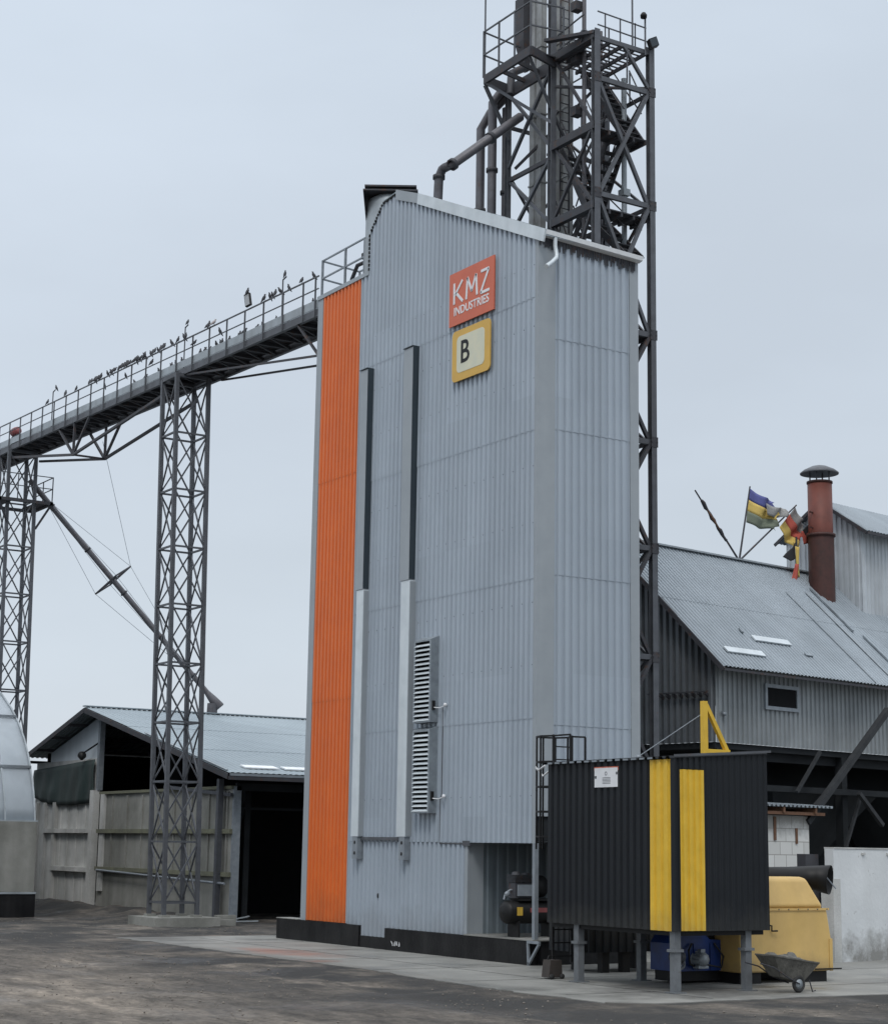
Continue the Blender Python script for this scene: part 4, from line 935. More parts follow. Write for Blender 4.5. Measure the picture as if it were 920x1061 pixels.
m.beam(Q(-.5, -.75, rz(-.75) - .1), Q(-.5, 4.4, RZ2 - .1), .06, .16); m.beam(Q(-.5, -.72, rz(-.75) - .08), Q(U1, -.72, rz(-.75) - .08), .04, .08)
for k in range(6): m.beam(Q(-.48, -.6 + k, rz(-.6 + k) - .12), Q(.1, -.6 + k, rz(-.6 + k) - .12), .08, .1)
m.build('verge_board', 'steeld', RB)
m = MB()
def roofbox(u, v, du, dv, h=.05, off=.06):
    p = Q(u, v, rz(v)) + rn * off; m.obox(p, E1 * du, rs * dv, rn * h)
roofbox(.35, -.2, 2.0, .27); roofbox(2.65, .46, 2.0, .27)
m.build('skylight', 'galv', RB)
m = MB(); roofbox(9.6, -.55, 1.2, .5); roofbox(9.3, -.6, .1, 5.3, .03); roofbox(7.9, -.7, .05, 5.2, .03); m.build('roof_patch', 'casing', RB)
m = MB(); roofbox(9.9, 1.6, .08, 2.6, .06); roofbox(10.3, -.6, .07, 2.8, .06); roofbox(5.0, .1, .4, .12, .04); roofbox(2.3, .75, .1, .2, .05); m.build('roof_seam', 'galvd', RB)
# window
m = MB()
for u0, u1, z0, z1 in ((2.45, 4.3, 8.44, 8.56), (2.45, 4.3, 7.7, 7.82), (2.45, 2.57, 7.82, 8.44), (4.18, 4.3, 7.82, 8.44)): m.obox(Q(u0, -.14, z0), E1 * (u1 - u0), E2 * .13, Z * (z1 - z0))
wf = m.build('window', 'lightsteel', RB)
m = MB(); m.obox(Q(2.57, -.085, 7.82), E1 * 1.61, E2 * .015, Z * .62); m.build('pane', 'dark', wf)
m = MB()
for k in range(9): v = .25 + k * .27; m.beam(Q(-.06, v, 8.0), Q(-.25, v, 8.1), .08, .1)
m.beam(Q(-.25, .1, 8.12), Q(-.25, 2.7, 8.15), .05); m.build('bracket_row', 'steeld', RB)
m = MB(); m.lathe(Q(.25, -.15, 7.4), [(0, -.05), (.06, -.05), (.08, .05), (0, .06)], 10); m.beam(Q(.25, 0, 7.5), Q(.25, -.15, 7.45), .04); m.build('lamp', 'lightsteel', RB)
# underside: floor, back walls, columns, beams, hoppers with the shade put into near-black colour, struts
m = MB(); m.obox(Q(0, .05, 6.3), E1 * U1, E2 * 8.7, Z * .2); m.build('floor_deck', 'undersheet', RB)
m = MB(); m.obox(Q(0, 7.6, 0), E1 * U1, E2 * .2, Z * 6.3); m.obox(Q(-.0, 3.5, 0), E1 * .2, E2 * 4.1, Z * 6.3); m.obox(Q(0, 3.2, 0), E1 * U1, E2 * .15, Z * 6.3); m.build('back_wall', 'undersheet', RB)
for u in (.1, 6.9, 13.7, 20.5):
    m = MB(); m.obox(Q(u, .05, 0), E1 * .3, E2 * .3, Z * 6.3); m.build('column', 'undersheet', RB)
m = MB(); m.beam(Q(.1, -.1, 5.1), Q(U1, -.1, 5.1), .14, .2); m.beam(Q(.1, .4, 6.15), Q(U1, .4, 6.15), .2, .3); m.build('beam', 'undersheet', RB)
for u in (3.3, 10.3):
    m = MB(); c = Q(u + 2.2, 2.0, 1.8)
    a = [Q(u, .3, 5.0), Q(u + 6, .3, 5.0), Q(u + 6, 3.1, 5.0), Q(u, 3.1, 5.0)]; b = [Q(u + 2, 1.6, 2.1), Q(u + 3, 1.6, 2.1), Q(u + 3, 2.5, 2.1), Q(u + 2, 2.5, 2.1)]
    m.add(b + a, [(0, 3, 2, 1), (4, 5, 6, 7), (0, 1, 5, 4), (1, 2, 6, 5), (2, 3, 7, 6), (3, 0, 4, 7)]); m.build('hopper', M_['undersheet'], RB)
M_['strut'] = mat('dull_steel_strut', (.045, .048, .052), (.03, .032, .035), 3, .7, .1, spec=.2)
for a, b, w in (((8.25, -1, 8.0), (3.4, -1, 4.0), .2), ((5.05, -.4, 6.4), (3.7, -.4, 5.0), .1), ((5.1, -.6, 5.0), (3.5, -.6, 3.9), .16), ((6.94, -.6, 5.07), (8.3, -.6, 4.0), .14), ((7.5, -.3, 5), (6.4, -.3, 3.0), .1)):
    m = MB(); m.beam(Q(*a), Q(*b), w, w); m.build('strut', 'strut', RB)
# raised upper block with its own gable roof
m = MB(); uu, vf = 12.35, 2.75
m.sheet(Q(uu, vf, 0), E1, Z, -E2, 0, 8, 11.9, 15.6, pitch=.25, depth=.04); m.build('upper_wall', 'upper', RB, solid=.006)
VB, VR = 6.3, 4.45
def tz(v): return 15.5 + .68 * (v - vf) if v < VR else 15.5 + .68 * (VR - vf) - .68 * (v - VR)
m = MB(); m.sheet(Q(uu, vf, 0), E2, Z, -E1, 0, VB - vf, lambda v: min(11.9 + v * .9, 13.5) - .3, lambda v: tz(vf + v), pitch=.25, depth=.055); m.build('upper_wall', 'upper', RB, solid=.006)
m = MB(); m.prism([Q(uu + .05, vf + .05, 11.5), Q(uu + .05, VB - .05, 11.5), Q(uu + .05, VB - .05, tz(VB) - .05), Q(uu + .05, VR, tz(VR) - .05), Q(uu + .05, vf + .05, 15.3)], E1 * 7.9); m.build('upper_core', 'undersheet', RB)
k2 = (E2 + Z * .68).normalized(); kn = k2.cross(E1)
if kn.z < 0: kn = -kn
m = MB(); m.sheet(Q(uu - .3, vf - .5, tz(vf - .5) + .12), E1, k2, kn, 0, 9, 0, (VR - vf + .5) * math.hypot(1, .68), pitch=.2, depth=.03); m.build('upper_roof', 'roofold', RB, solid=.008)
k3 = (E2 * -1 + Z * .68).normalized(); kn3 = k3.cross(E1)
if kn3.z < 0: kn3 = -kn3
m = MB(); m.sheet(Q(uu - .3, VB + .35, tz(VB + .35) + .12), E1, k3, kn3, 0, 9, 0, (VB + .35 - VR) * math.hypot(1, .68), pitch=.2, depth=.03); m.build('upper_roof', 'roofold', RB, solid=.008)
m = MB(); m.beam(Q(uu - .32, vf - .5, tz(vf - .5) + .04), Q(uu - .32, VR, tz(VR) + .04), .05, .12); m.beam(Q(uu - .32, VR, tz(VR) + .04), Q(uu - .32, VB + .35, tz(VB + .35) + .04), .05, .12); m.beam(Q(uu - .3, vf - .52, tz(vf - .5) + .05), Q(uu + 8.5, vf - .52, tz(vf - .5) + .05), .04, .1); m.build('upper_verge', 'steeld', RB)
# chimney
CH = thing('chimney', 'rust red round metal chimney with a conical rain cap on the steep roof', 'chimney', Q(10.8, 3.5, 12.5))
c = Q(10.8, 3.5, 0); r = .50
m = MB(); m.lathe(c, [(r, 12.2), (r, 15.1)], 28); m.build('lower_pipe', 'rustd', CH)
m = MB(); m.lathe(c, [(r - .03, 15.1), (r - .03, 17.2), (r - .06, 17.2), (r - .06, 16.6)], 28); m.build('upper_pipe', 'rust', CH)
m = MB(); m.lathe(c, [(r, 15.02), (r + .06, 15.02), (r + .06, 15.12), (r - .02, 15.14)], 28); m.build('collar', 'rustd', CH)
m = MB(); m.lathe(c, [(r - .03, 17.12), (r + .0, 17.12), (r + .0, 17.2), (r - .05, 17.21)], 28); m.build('collar', 'rustd', CH)
m = MB()
for k in range(4):
    a = k * math.pi / 2 + .5; p = c + V((math.cos(a) * .38, math.sin(a) * .38, 0)); m.beam(p + Z * 17.0, p + Z * 17.62, .05, .03)
m.build('cap_strut', 'steel', CH)
m = MB(); m.lathe(c, [(.74, 17.50), (.75, 17.54), (.6, 17.66), (.3, 17.80), (.05, 17.86), (0, 17.87)], 32); m.lathe(c, [(.74, 17.50), (.4, 17.62), (0, 17.66)], 32); m.build('rain_cap', 'steel', CH)
m = MB(); m.obox(Q(10.15, 3.5, 15.9), E1 * .25, E2 * .05, Z * .05); m.obox(Q(10.15, 3.5, 15.3), E1 * .2, E2 * .05, Z * .05); m.build('step_iron', 'rustd', CH)
# flags on the ridge
def cloth(pts_uv, name, mm, parent, v=4.4, ripple=.05, n=8):
    # pts_uv: four corners (top-inner, top-outer, bottom-outer, bottom-inner) in (u,z)
    m = MB(); a, b, c, d = [V((p[0], p[1], 0)) for p in pts_uv]; o_ = []; f_ = []
    for i in range(n + 1):
        for j in range(n + 1):
            s, t = i / n, j / n; p = a.lerp(b, s).lerp(d.lerp(c, s), t)
            o_.append(Q(p.x, v + ripple * s * math.sin(s * 7 + t * 2.5), p.y + .02 * math.sin(s * 8) * s))
    for i in range(n):
        for j in range(n): f_.append((i * (n + 1) + j, (i + 1) * (n + 1) + j, (i + 1) * (n + 1) + j + 1, i * (n + 1) + j + 1))
    m.add(o_, f_, True); return m.build(name, mm, parent, solid=.012)
def flagpole(base, tip, label, cat='flag'):
    t = thing('flag', label, cat, Q(*base)); m = MB(); m.tube([Q(*base), Q(*tip)], [.04, .028], 8); m.build('pole', 'steeld', t); return t
bs = (6.9, 4.4, 13.72)
f = flagpole(bs, (4.38, 4.4, 16.05), 'furled brown flag wrapped on the pole leaning left over the roof ridge')
m = MB(); a = Q(4.75, 4.4, 15.72); b = Q(6.15, 4.4, 14.38); n = 12
m.tube([a.lerp(b, k / n) + V((0, 0, .03 * math.sin(k * 2.2))) for k in range(n + 1)], [.03 + .05 * abs(math.sin(k * .8 + .5)) for k in range(n + 1)], 8); m.build('furled_cloth', 'steeld', f)
m = MB(); a = Q(5.0, 4.33, 15.38); b = Q(5.7, 4.33, 14.74); m.tube([a, a.lerp(b, .5), b], [.02, .045, .02], 8); m.build('furled_cloth', 'wood', f)
f = flagpole(bs, (7.62, 4.4, 16.67), 'upright flag in blue, yellow and olive bands with a grey torn edge')
def bands(corners, mats, parent, v=4.4, ripple=.16, fray=.0):
    a, b, c, d = [V((p[0], p[1], 0)) for p in corners]; n = 14; K = len(mats)
    for bi, (nm, mm) in enumerate(mats):
        m = MB(); o_ = []; f_ = []; rws = 5
        for i in range(n + 1):
            for j in range(rws):
                s_ = i / n; t = (bi + j / (rws - 1)) / K; p = a.lerp(b, s_).lerp(d.lerp(c, s_), t)
                cut = 1 - fray * s_ * abs(noise.noise(V((t * 6, parent.location.z, 2))))
                q = a.lerp(d, t); p = q.lerp(p, cut)
                o_.append(Q(p.x, v + ripple * s_ * math.sin(s_ * 9 + t * 3), p.y - .06 * math.sin(s_ * math.pi) + .05 * s_ * math.sin(s_ * 9 + 1)))
        for i in range(n):
            for j in range(rws - 1): f_.append((i * rws + j, (i + 1) * rws + j, (i + 1) * rws + j + 1, i * rws + j + 1))
        m.add(o_, f_, True); m.build(nm, mm, parent, solid=.012)
bands([(7.58, 16.6), (9.3, 16.28), (9.25, 15.15), (7.36, 15.25)], [('blue_band', 'fblue'), ('yellow_band', 'fyel'), ('olive_band', 'folive')], f, fray=.5)
bands([(8.45, 16.12), (9.75, 16.1), (9.6, 15.72), (8.5, 15.68)], [('printed_patch', 'fgrey')], f, v=4.28)
f = flagpole(bs, (10.5, 4.4, 16.35), 'slanting pole with a tattered flag hanging in grey, red and yellow')
bands([(10.42, 16.25), (11.15, 15.6), (10.25, 14.45), (9.4, 15.33)], [('grey_band', 'fgrey'), ('red_band', 'fred'), ('yellow_band', 'fyel')], f, fray=.6)
f = thing('flag', 'black, red and yellow flag rag hanging on a short upright pole left of the chimney', 'flag', Q(10.0, 4.0, 13.4))
m = MB(); m.tube([Q(10.0, 4.1, 13.2), Q(10.05, 4.1, 15.0)], .04, 8); m.build('pole', 'steeld', f)
cloth([(10.4, 15.3), (11.2, 15.9), (11.3, 15.5), (10.6, 15.1)], 'black_band', 'fblk', f, v=4.05)
cloth([(10.3, 15.25), (11.25, 15.4), (11.2, 14.95), (10.45, 14.75)], 'red_band', 'fred', f, v=4.05)
cloth([(9.1, 14.1), (9.95, 14.75), (9.9, 14.1), (9.6, 14.0)], 'black_band', 'fblk', f, v=4.05)
cloth([(9.85, 14.6), (10.15, 14.6), (10.1, 13.4), (9.95, 13.5)], 'yellow_band', 'fyel', f, v=4.02)
cloth([(9.75, 13.9), (9.98, 13.9), (9.9, 12.8), (9.35, 12.9)], 'red_band', 'fred', f, v=3.95)

# whitewashed yard wall
WW = thing('yard_wall', 'whitewashed concrete yard wall stained along its foot at right edge', 'wall', (9.04, -1.82, 0))
P0 = V((9.04, -1.82, 0))
m = MB(); m.obox(P0, E1 * 14, E2 * .3, Z * 3.14); m.build('wall_panel', 'whitewash', WW)
m = MB(); m.obox(P0 - E1 * .12 - E2 * .06, E1 * .34, E2 * .42, Z * 2.3); m.build('end_pier', 'conc_pale', WW)
m = MB(); m.obox(P0 + E1 * .0 - E2 * .02 + Z * 3.142, E1 * 14, E2 * .34, Z * .04)
for u in (1.35, 2.6): m.obox(P0 + E1 * u - E2 * .05 + Z * 2.98, E1 * .14, E2 * .05, Z * .06)
m.build('coping', 'conc_pale', WW)
m = MB(); m.obox(P0 - E1 * .62 + E2 * .5, E1 * .6, E2 * .3, Z * 2.98); m.build('gap_shade_box', 'steeld', WW)  # dark upright box stands in for the shaded gap at the wall end

# small block store
BS = thing('block_store', 'small white aerated block store with corrugated roof beside the black cabin', 'outbuilding', Q(1.0, -1, 0))
ob = MB(); 
def locbox(u0, u1, v0, v1, z0, z1): return [V((u0, v0, z0)), V((u1, v0, z0)), V((u1, v1, z0)), V((u0, v1, z0)), V((u0, v0, z1)), V((u1, v0, z1)), V((u1, v1, z1)), V((u0, v1, z1))]
m = MB(); m.obox(Q(.2, -1, 0), E1 * 3.3, E2 * 1.6, Z * 4.2); wl = m.build('wall', 'block', BS)
m = MB(); rr = (E2 * -1 + Z * .02).normalized()
m.sheet(Q(-.2, 1.0, 4.62), E1, (E2 * -1 - Z * .06).normalized(), Z, 0, 4.5, 0, 2.4, pitch=.22, depth=.06); m.build('roof', 'roofold', BS, solid=.02)
for u in (.3, 1.7, 3.4):
    m = MB(); m.obox(Q(u, -1.35, 4.28), E1 * .1, E2 * 2.2, Z * .18); m.build('rafter', 'wood', BS)
m = MB(); m.obox(Q(.1, -1.3, 4.22), E1 * 3.9, E2 * .08, Z * .1); m.obox(Q(2.75, -1.04, 3.3), E1 * .1, E2 * .03, Z * .5); m.obox(Q(1.6, -1.04, 3.4), E1 * .12, E2 * .03, Z * .75); m.build('batten', 'wood', BS)
m = MB(); m.obox(Q(1.6, -1.05, 2.0), E1 * .9, E2 * .04, Z * .45); m.build('white_board', 'white', BS)

# ================================================================ BLACK CABIN ON LEGS
CA = thing('raised_cabin', 'black ribbed sheet cabin on grey steel legs with two vertical yellow stripes', 'cabin', (-2.5, -8.7, 0))
x0, x1, y0, y1, z0, z1 = -2.5, .2, -8.72, -4.02, 1.3, 5.0
def tpx(x): return 5.02 + .07 * (x - x0)
m = MB()
for a, b in ((-7.9, y1), (y0, -8.62)): m.sheet((x0, 0, 0), Y, Z, -X, a, b, z0, 5.0, pitch=.24, depth=.04)
m.build('side_wall', 'cabin', CA, solid=.006)
m = MB(); m.sheet((x0, 0, 0), Y, Z, -X, -8.62, -7.9, z0, 4.99, pitch=.24, depth=.045); m.build('yellow_stripe', 'yellow', CA, solid=.006)
m = MB()
m.sheet((0, y0, 0), X, Z, -Y, x0, -2.36, z0, tpx, pitch=.24, depth=.035); m.sheet((0, y0, 0), X, Z, -Y, -2.36, -1.68, 4.78, tpx, pitch=.17, depth=.03); m.sheet((0, y0, 0), X, Z, -Y, -1.68, x1, z0, tpx, pitch=.17, depth=.018)
m.build('front_wall', 'cabin', CA, solid=.006)
m = MB(); m.sheet((0, y0, 0), X, Z, -Y, -2.36, -1.68, z0 + .01, 4.77, pitch=.17, depth=.035); m.build('yellow_stripe', 'yellow', CA, solid=.006)
m = MB(); m.prism([(x0 + .03, y0 + .03, z0 + .03), (x1 - .02, y0 + .03, z0 + .03), (x1 - .02, y0 + .03, 5.15), (x0 + .03, y0 + .03, 4.94)], (0, y1 - y0 - .06, 0)); m.build('cabin_core', 'cabin', CA)
m = MB()
m.sheet((x0 - .1, 0, 4.99), Y, V((1, 0, .07)), Z, y0 - .04, y1 + .05, 0, x1 - x0 + .15, pitch=.24, depth=.05); m.build('roof', 'cabin', CA, solid=.01)
m = MB(); m.beam((x0 - .06, y0 - .07, 5.06), (x1 + .06, y0 - .07, 5.06 + .07 * 2.8), .03, .05); m.build('roof_trim', 'steel', CA)
m = MB(); m.box(x0 - .055, x0 - .02, y0 - .06, y0 + .08, z0, 5.0); m.build('corner_trim', 'cabin', CA)
m = MB()
for k in range(14):
    yy = -8.1 + k * .29; m.box(x0 - .13, x0 - .11, yy, yy + .16, 5.0, 5.04)
m.build('roof_trim', 'lightsteel', CA)
for x, y in ((-2.38, -8.55), (-.35, -8.55), (-2.38, -5.1), (-.7, -5.3)):
    m = MB(); w = .17
    m.box(x - w / 2, x + w / 2, y - w / 2, y - w / 2 + .02, 0.01, z0 + .02); m.box(x - w / 2, x + w / 2, y + w / 2 - .02, y + w / 2, 0.01, z0 + .02); m.box(x - .01 - w / 2 + .01, x - w / 2 + .025, y - w / 2 + .02, y + w / 2 - .02, 0.01, z0 + .02)
    lg = m.build('leg', 'legsteel', CA)
    m = MB(); m.box(x - .17, x + .17, y - .17, y + .17, 0, .02); m.build('foot_plate', 'legsteel', lg)
    m = MB(); m.box(x - .14, x + .14, y - .12, y + .12, .86, .92); m.build('clamp', 'legsteel', lg)
m = MB(); m.beam((x0 + .1, y0 + .15, z0 - .05), (x1 - .1, y0 + .15, z0 - .05), .1, .1); m.beam((x0 + .12, y0 + .15, z0 - .05), (x0 + .12, y1 - .1, z0 - .05), .1, .1); m.beam((x1 - .1, y0 + .15, z0 - .05), (x1 - .1, y1 - .1, z0 - .05), .1, .1); m.build('floor_frame', 'black', CA)
NT = thing('paper_notice', 'small white paper notice with torn orange edge pinned on the black cabin wall', 'notice', (-2.56, -6.4, 4.4))
m = MB(); m.box(-2.558, -2.55, -6.78, -5.92, 4.42, 4.86); m.build('paper', 'white', NT)
m = MB(); m.box(-2.5485, -2.546, -6.8, -5.9, 4.8, 4.885); m.build('orange_backing', 'sign_o', NT)
m = MB()
for k in range(5): m.box(-2.5605, -2.5585, -6.52, -6.22, 4.50 + k * .032, 4.512 + k * .032)
m.box(-2.5605, -2.5585, -6.0, -5.93, 4.62, 4.68); m.box(-2.5605, -2.5585, -6.78, -6.72, 4.7, 4.76); m.lathe((-2.5585, -6.35, 4.73), [(.03, 0), (.045, 0), (.045, .002), (.03, .002)], 14, (-1, 0, 0)); m.build('print', 'steel', NT)
# yellow davit frame on the roof
DV = thing('davit_frame', 'yellow triangular steel frame standing on the black cabin roof', 'frame', (-1.57, -8.3, 5.1))
m = MB(); m.beam((-1.32, -8.35, 5.12), (-1.32, -8.35, 6.34), .12, .12); m.build('post', 'yellow', DV)
m = MB(); m.beam((-1.27, -8.35, 6.26), (-.66, -8.35, 5.24), .09, .09); m.build('brace', 'yellow', DV)
m = MB(); m.beam((-1.25, -8.35, 5.22), (-.6, -8.35, 5.22), .10, .10); m.build('base_bar', 'yellow', DV)
m = MB(); m.tube([(-1.34, -8.3, 6.05), (-2.45, -7.4, 5.08)], .012, 5); m.lathe((-2.45, -7.4, 5.06), [(0, -.05), (.06, -.05), (.06, .06), (0, .06)], 10); m.build('guy_wire', 'lightsteel', DV)
# ladder with safety cage on the rear of the cabin
LD = thing('caged_ladder', 'black steel ladder with safety cage rising beside the black cabin', 'ladder', (-2.0, -3.8, 0))
for x in (-2.2, -1.65):
    m = MB(); m.beam((x, -3.82, .35), (x, -3.82, 5.75), .05); m.build('rail', 'black', LD)
for k in range(17):
    m = MB(); m.beam((-2.2, -3.82, .5 + k * .31), (-1.65, -3.82, .5 + k * .31), .03); m.build('rung', 'black', LD)
cage = [(-2.2, -3.82), (-2.32, -3.45), (-2.2, -3.12), (-1.92, -3.0), (-1.62, -3.1), (-1.5, -3.45), (-1.65, -3.82)]
for z in (5.72, 5.1, 4.5, 3.9, 3.3):
    m = MB()
    for (a, b), (c, d) in zip(cage, cage[1:]): m.beam((a, b, z), (c, d, z), .05, .04)
    m.build('cage_hoop', 'black', LD)
m = MB()
for a, b in cage[1:-1]: m.beam((a, b, 3.0), (a, b, 5.74), .035)
m.build('cage_bar', 'black', LD)
m = MB(); m.beam((-2.2, -3.85, 5.72), (-2.2, -4.5, 5.72), .04); m.beam((-2.2, -4.5, 5.0), (-2.2, -4.5, 5.72), .04); m.build('handrail', 'black', LD)
m = MB(); m.beam((-1.3, -3.9, 5.0), (-1.3, -3.9, 5.72), .04); m.beam((-1.65, -3.82, 5.72), (-1.3, -3.9, 5.72), .04); m.build('handrail', 'black', LD)
m = MB(); m.tube([(-2.3, -3.6, 5.0), (-2.33, -3.4, 4.9), (-2.3, -3.2, 4.98), (-2.28, -3.5, 4.75), (-2.3, -3.85, 4.9)], .022, 6); m.build('rope_tangle', 'white', LD)
# second bin, canister, machine
BN = thing('ribbed_bin', 'dark ribbed metal bin on short feet behind the cabin legs', 'bin', (.8, -2.6, 0))
m = MB(); m.sheet((-.6, -2.95, 0), X, Z, -Y, 0, 2.9, .5, 3.6, pitch=.24, depth=.04); m.sheet((-.6, -2.95, 0), Y, Z, -X, 0, 1.45, .5, 3.6, pitch=.24, depth=.04); m.build('wall', 'cabin', BN, solid=.006)
m = MB(); m.box(-.57, 2.27, -2.92, -1.52, .5, 3.58); m.build('bin_core', 'cabin', BN)
for x, y in ((.1, -2.8), (.75, -2.8), (2.0, -2.8), (.1, -1.7), (2.0, -1.7)):
    m = MB(); m.box(x - .11, x + .11, y - .1, y + .1, 0, .5); m.build('foot', 'black', BN)
CN = thing('canister', 'small dark brown canister standing on the concrete at ladder foot', 'canister', (-2.35, -4.0, 0))
m = MB(); m.prism([(-2.55, -4.15, .03), (-2.15, -4.15, .03), (-2.18, -4.15, .43), (-2.5, -4.15, .43)], (0, .3, 0)); m.build('body', 'brown', CN)
m = MB(); m.tube([(-2.48, -4.0, .43), (-2.45, -4.0, .52), (-2.3, -4.0, .52), (-2.25, -4.0, .43)], .015, 6); m.build('handle', 'black', CN)
m = MB()
for x in (-2.5, -2.2): m.lathe((x, -4.18, .06), [(0, 0), (.06, 0), (.06, .04), (0, .04)], 12, (0, -1, 0))
m.build('wheel', 'rubber', CN)
BM = thing('blue_machine', 'dark blue machine with motors and handwheel standing under the black cabin', 'machine', (-.3, -6.3, 0))
m = MB(); m.prism([(-1.05, -6.5, .28), (1.0, -6.5, .28), (1.05, -6.5, .95), (.0, -6.5, .98), (-.15, -6.5, 1.1), (-.9, -6.5, 1.1), (-1.05, -6.5, .9)], (0, .9, 0)); m.build('body', 'blue', BM)
m = MB(); m.box(-1.0, .9, -6.42, -5.7, .05, .28); m.build('base', 'black', BM)
def motor(cx, cz_, r, ln):
    m = MB(); m.lathe((cx, -6.5, cz_), [(0, .35), (r * .6, .34), (r, .28), (r, .02), (r * 1.2, .0)], 18, (0, -1, 0))
    for k in range(10):
        a = k * .628; m.beam((cx + math.cos(a) * r, -6.55, cz_ + math.sin(a) * r), (cx + math.cos(a) * r, -6.78, cz_ + math.sin(a) * r), .015, .03)
    m.box(cx - .05, cx + .08, -6.72, -6.6, cz_ + r, cz_ + r + .08)
    m.box(cx - r, cx + r, -6.75, -6.55, cz_ - r - .05, cz_ - r + .01)
    return m
motor(-.42, .55, .15, .3).build('motor', 'casing', BM); motor(-1.1, .62, .13, .3).build('motor', 'steel', BM)
m = MB(); m.lathe((-.95, -6.56, .45), [(.09, 0), (.13, 0), (.13, .03), (.09, .03)], 18, (0, -1, 0))
for k in range(6): a = k * 1.047; m.beam((-.95, -6.56, .45), (-.95 + .12 * math.cos(a), -6.56, .45 + .12 * math.sin(a)), .02)
m.build('fan_grille', 'casing', BM)
hw_ = MB(); n = 18; pts = [(-.0 + .17 * math.cos(2 * math.pi * k / n), -6.3, 1.16 + .17 * math.sin(2 * math.pi * k / n)) for k in range(n + 1)]; hw_.tube(pts, .022, 8, cap=False)
for k in range(3): a = k * 2.094; hw_.beam((0, -6.3, 1.16), (.16 * math.cos(a), -6.3, 1.16 + .16 * math.sin(a)), .025)
hw_.beam((0, -6.3, 1.16), (0, -6.1, 1.0), .03); hw_.build('handwheel', 'black', BM)
m = MB(); m.box(.15, .85, -6.3, -5.9, .99, 1.2); m.build('control_box', 'black', BM)

m = MB(); m.tube([(-.6, -6.55, .9), (-.75, -6.62, .75), (-.7, -6.6, .45), (-.45, -6.6, .35)], .025, 8); m.tube([(.1, -6.53, .9), (.3, -6.62, .6), (.25, -6.6, .35), (-.2, -6.65, .42)], .02, 8); m.build('hose', 'rubber', BM)
m = MB(); m.box(.45, .8, -6.53, -6.505, .5, .8); m.build('access_plate', 'steel', BM)
m = MB()
for x in (-.9, -.5, 0, .5, .95): m.box(x - .02, x + .02, -6.53, -6.502, .3, .9)
m.build('stiffener', 'blue', BM)
m = MB(); m.lathe((.85, -6.5, .6), [(.05, 0), (.13, .0), (.13, .04), (.05, .05)], 16, (0, -1, 0)); m.build('flange', 'lightsteel', BM)
BM.location.x += .38
# sand yellow machine
def soften(o, w, seg=4):
    b = o.modifiers.new('rounded_edges', 'BEVEL'); b.width = w; b.segments = seg; b.limit_method = 'ANGLE'; b.angle_limit = math.radians(20)
YM = thing('yellow_machine', 'sand yellow sheet steel machine housing with sloped shoulder right of the cabin', 'machine', (2, -6.5, 0))
yf, dp = -7.2, 1.9
m = MB(); m.prism([(.7, yf, .25), (3.54, yf, .25), (3.58, yf, .4), (3.59, yf, 1.0), (3.46, yf, 1.68), (.7, yf, 1.68)], (0, dp, 0)); soften(m.build('lower_housing', 'sand', YM), .05)
m = MB(); m.prism([(.5, yf + .01, 1.70), (3.44, yf + .01, 1.70), (3.06, yf + .25, 2.44), (.5, yf + .25, 2.44)], (0, dp - .3, 0)); soften(m.build('upper_housing', 'sand', YM), .13, 6)
m = MB(); m.box(.45, 3.5, yf - .03, yf, 1.665, 1.715);  m.box(3.5, 3.6, yf - .02, yf, .25, 1.0); m.build('flange_rib', 'sand', YM)
m = MB(); m.box(2.6, 3.5, yf + .1, yf + 2, 0, .245); m.build('skid', 'black', YM)
m = MB(); m.box(.75, 1.4, yf + .1, yf + 2, 0, .245); m.build('skid', 'black', YM)
m = MB(); m.beam((3.0, yf - .04, .3), (3.85, yf - .04, .3), .03, .03); m.build('drip_edge', 'black', YM)
m = MB(); m.tube([(1.6, yf - .02, 1.32), (1.6, yf - .08, 1.32), (1.6, yf - .08, 1.2), (1.78, yf - .08, 1.2)], .02, 6); m.beam((2.2, yf - .04, .42), (2.75, yf - .04, .40), .04, .03); m.build('handle', 'black', YM)
m = MB()
for k in range(9): m.lathe((.95 + k * .31, yf - .03, 1.69), [(0, 0), (.016, 0), (.016, .012), (0, .014)], 8, (0, -1, 0))
m.build('bolt_row', 'steel', YM)
CY = thing('black_duct', 'black round duct with an open flared end lying over the yellow machine', 'duct', (3.0, -6.2, 2.45))
dpts = [(1.3, -6.25, 2.40), (3.1, -6.25, 2.42), (3.5, -6.32, 2.42), (3.8, -6.52, 2.40), (3.98, -6.80, 2.37)]
m = MB(); m.tube(dpts, [.24, .24, .26, .30, .35], 28, cap=False); m.build('duct_pipe', 'black', CY, solid=.015)
m = MB(); m.lathe((3.3, -6.27, 2.42), [(0, 0), (.23, 0)], 24, (1, -.1, 0)); m.build('dark_throat', 'dark', CY)  # dark disc painted for the shade inside the duct mouth
m = MB(); m.beam((3.75, -6.75, 2.58), (4.12, -6.85, 2.16), .025, .025); m.build('duct_rod', 'lightsteel', CY)

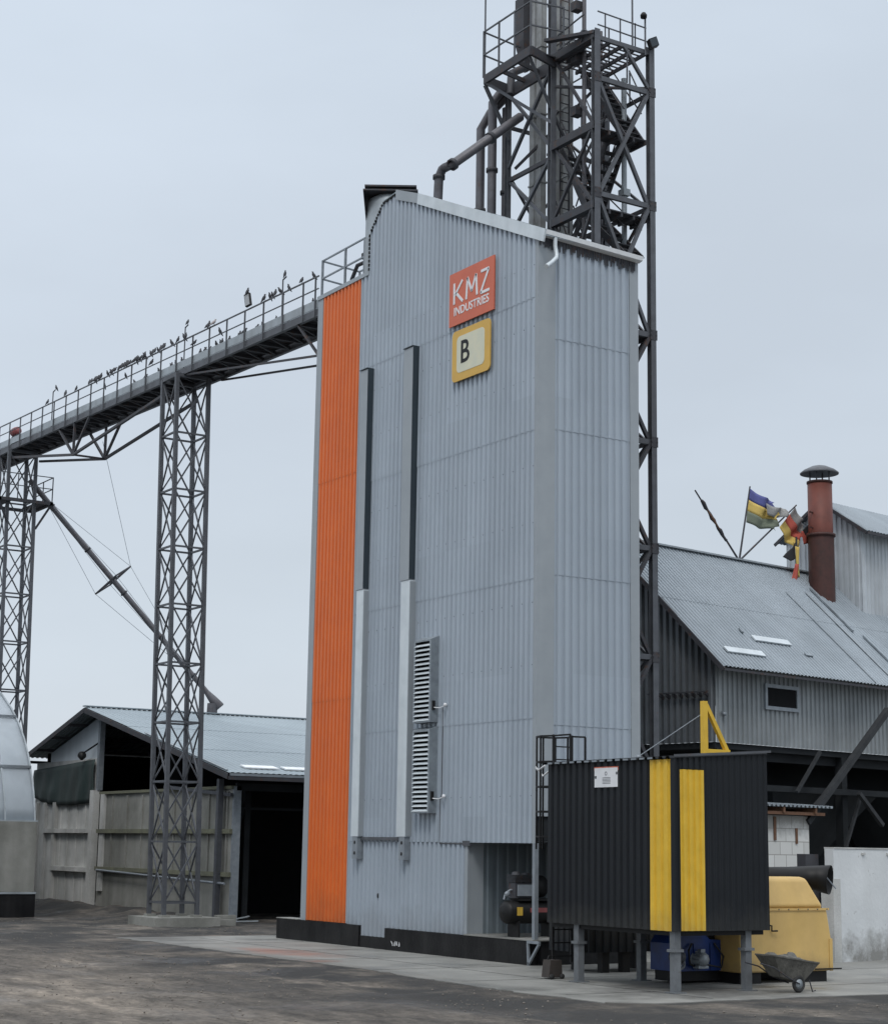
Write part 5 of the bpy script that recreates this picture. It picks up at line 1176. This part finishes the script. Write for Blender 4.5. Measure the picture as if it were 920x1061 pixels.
# wheelbarrow, tipped
WB = thing('wheelbarrow', 'cement-caked builders wheelbarrow parked beside the yellow machine', 'wheelbarrow', (.35, -9.3, 0))
def ring4(cx, cy, cz_, hx, hy, tilt):
    r_ = []
    for sx, sy in ((-1, -1), (1, -1), (1, 1), (-1, 1)):
        x = sx * hx; z = x * tilt; r_.append(V((cx + x, cy + sy * hy, cz_ + z)))
    return r_
bot = [V((-.18, -9.5, .40)), V((.55, -9.5, .22)), V((.55, -9.1, .22)), V((-.18, -9.1, .40))]
topr = [V((-.52, -9.68, .90)), V((1.0, -9.68, .70)), V((1.0, -8.96, .70)), V((-.52, -8.96, .90))]
m = MB(); m.add(bot + topr, [(0, 1, 2, 3), (0, 1, 5, 4), (1, 2, 6, 5), (2, 3, 7, 6), (3, 0, 4, 7)]); tr = m.build('tray', 'muck', WB, solid=.02)
m = MB(); inb = [p.lerp(q, .86) for p, q in zip(bot, topr)]; n = 9; o_ = []; f_ = []
for i in range(n + 1):
    for k in range(n + 1):
        a, b = i / n, k / n; p = inb[0].lerp(inb[1], a).lerp(inb[3].lerp(inb[2], a), b); hgt = .26 * (math.sin(math.pi * a) * math.sin(math.pi * b)) ** .6
        o_.append(p + V((0, 0, hgt * (.6 + .9 * noise.noise(V((a * 4, b * 4, 5)))) )))
for i in range(n):
    for k in range(n): f_.append((i * (n + 1) + k, (i + 1) * (n + 1) + k, (i + 1) * (n + 1) + k + 1, i * (n + 1) + k + 1))
m.add(o_, f_, True); m.build('dried_mortar', 'muck', tr)
m = MB()
rim = topr + [topr[0]]
for a, b in zip(rim, rim[1:]): m.beam(a, b, .035)
m.build('tray_rim', 'muck', tr)
m = MB(); n = 20; pts = [V((.42 + .16 * math.cos(2 * math.pi * k / n), -9.52, .21 + .16 * math.sin(2 * math.pi * k / n))) for k in range(n + 1)]; m.tube(pts, .05, 10, cap=False); m.build('tyre', 'rubber', WB)
m = MB(); m.lathe((.42, -9.52, .21), [(0, -.04), (.12, -.03), (.12, .03), (0, .04)], 16, (0, 1, 0)); m.build('rim', 'casing', WB)
for y in (-9.62, -9.05):
    m = MB(); m.tube([(.42, y + (.06 if y < -9.3 else -.1), .21), (.0, y, .36), (-.5, y, .62), (-.95, y, .72)], .018, 8); m.build('handle', 'steeld', WB)
m = MB(); m.tube([(.72, -9.6, .3), (.82, -9.6, .02), (.92, -9.6, .05)], .016, 6); m.tube([(.72, -9.05, .3), (.82, -9.05, .02), (.92, -9.05, .05)], .016, 6); m.build('stand', 'steeld', WB)
m = MB(); m.box(-.1, .3, -9.0, -8.8, .02, .1)

WB.scale = (.86, .86, .9); WB.location.x -= .1
# loose plank and debris near the shed corner
DB = thing('scrap_planks', 'few pale broken planks lying at the corner of the shed wall', 'planks', (3.8, 25.8, 0))
for a, b in (((3.2, 25.6, .02), (4.6, 25.1, .06)), ((3.7, 25.9, .05), (4.5, 25.7, .22)), ((2.6, 25.4, 0), (3.6, 25.5, .05))):
    m = MB(); m.beam(a, b, .14, .04); m.build('plank', 'casing', DB)
KB = thing('kerb_curbstone', 'low pile of concrete blocks lying beside the pylon footing', 'blocks', (2.5, 24.4, 0))
for a in ((2.3, 24.0, .0), (2.6, 24.9, .0), (2.5, 24.4, .16)):
    m = MB(); m.box(a[0], a[0] + .8, a[1], a[1] + .3, a[2] - .06, a[2] + .16); m.build('block', 'conc_old', KB)
KB.name = 'concrete_blocks'
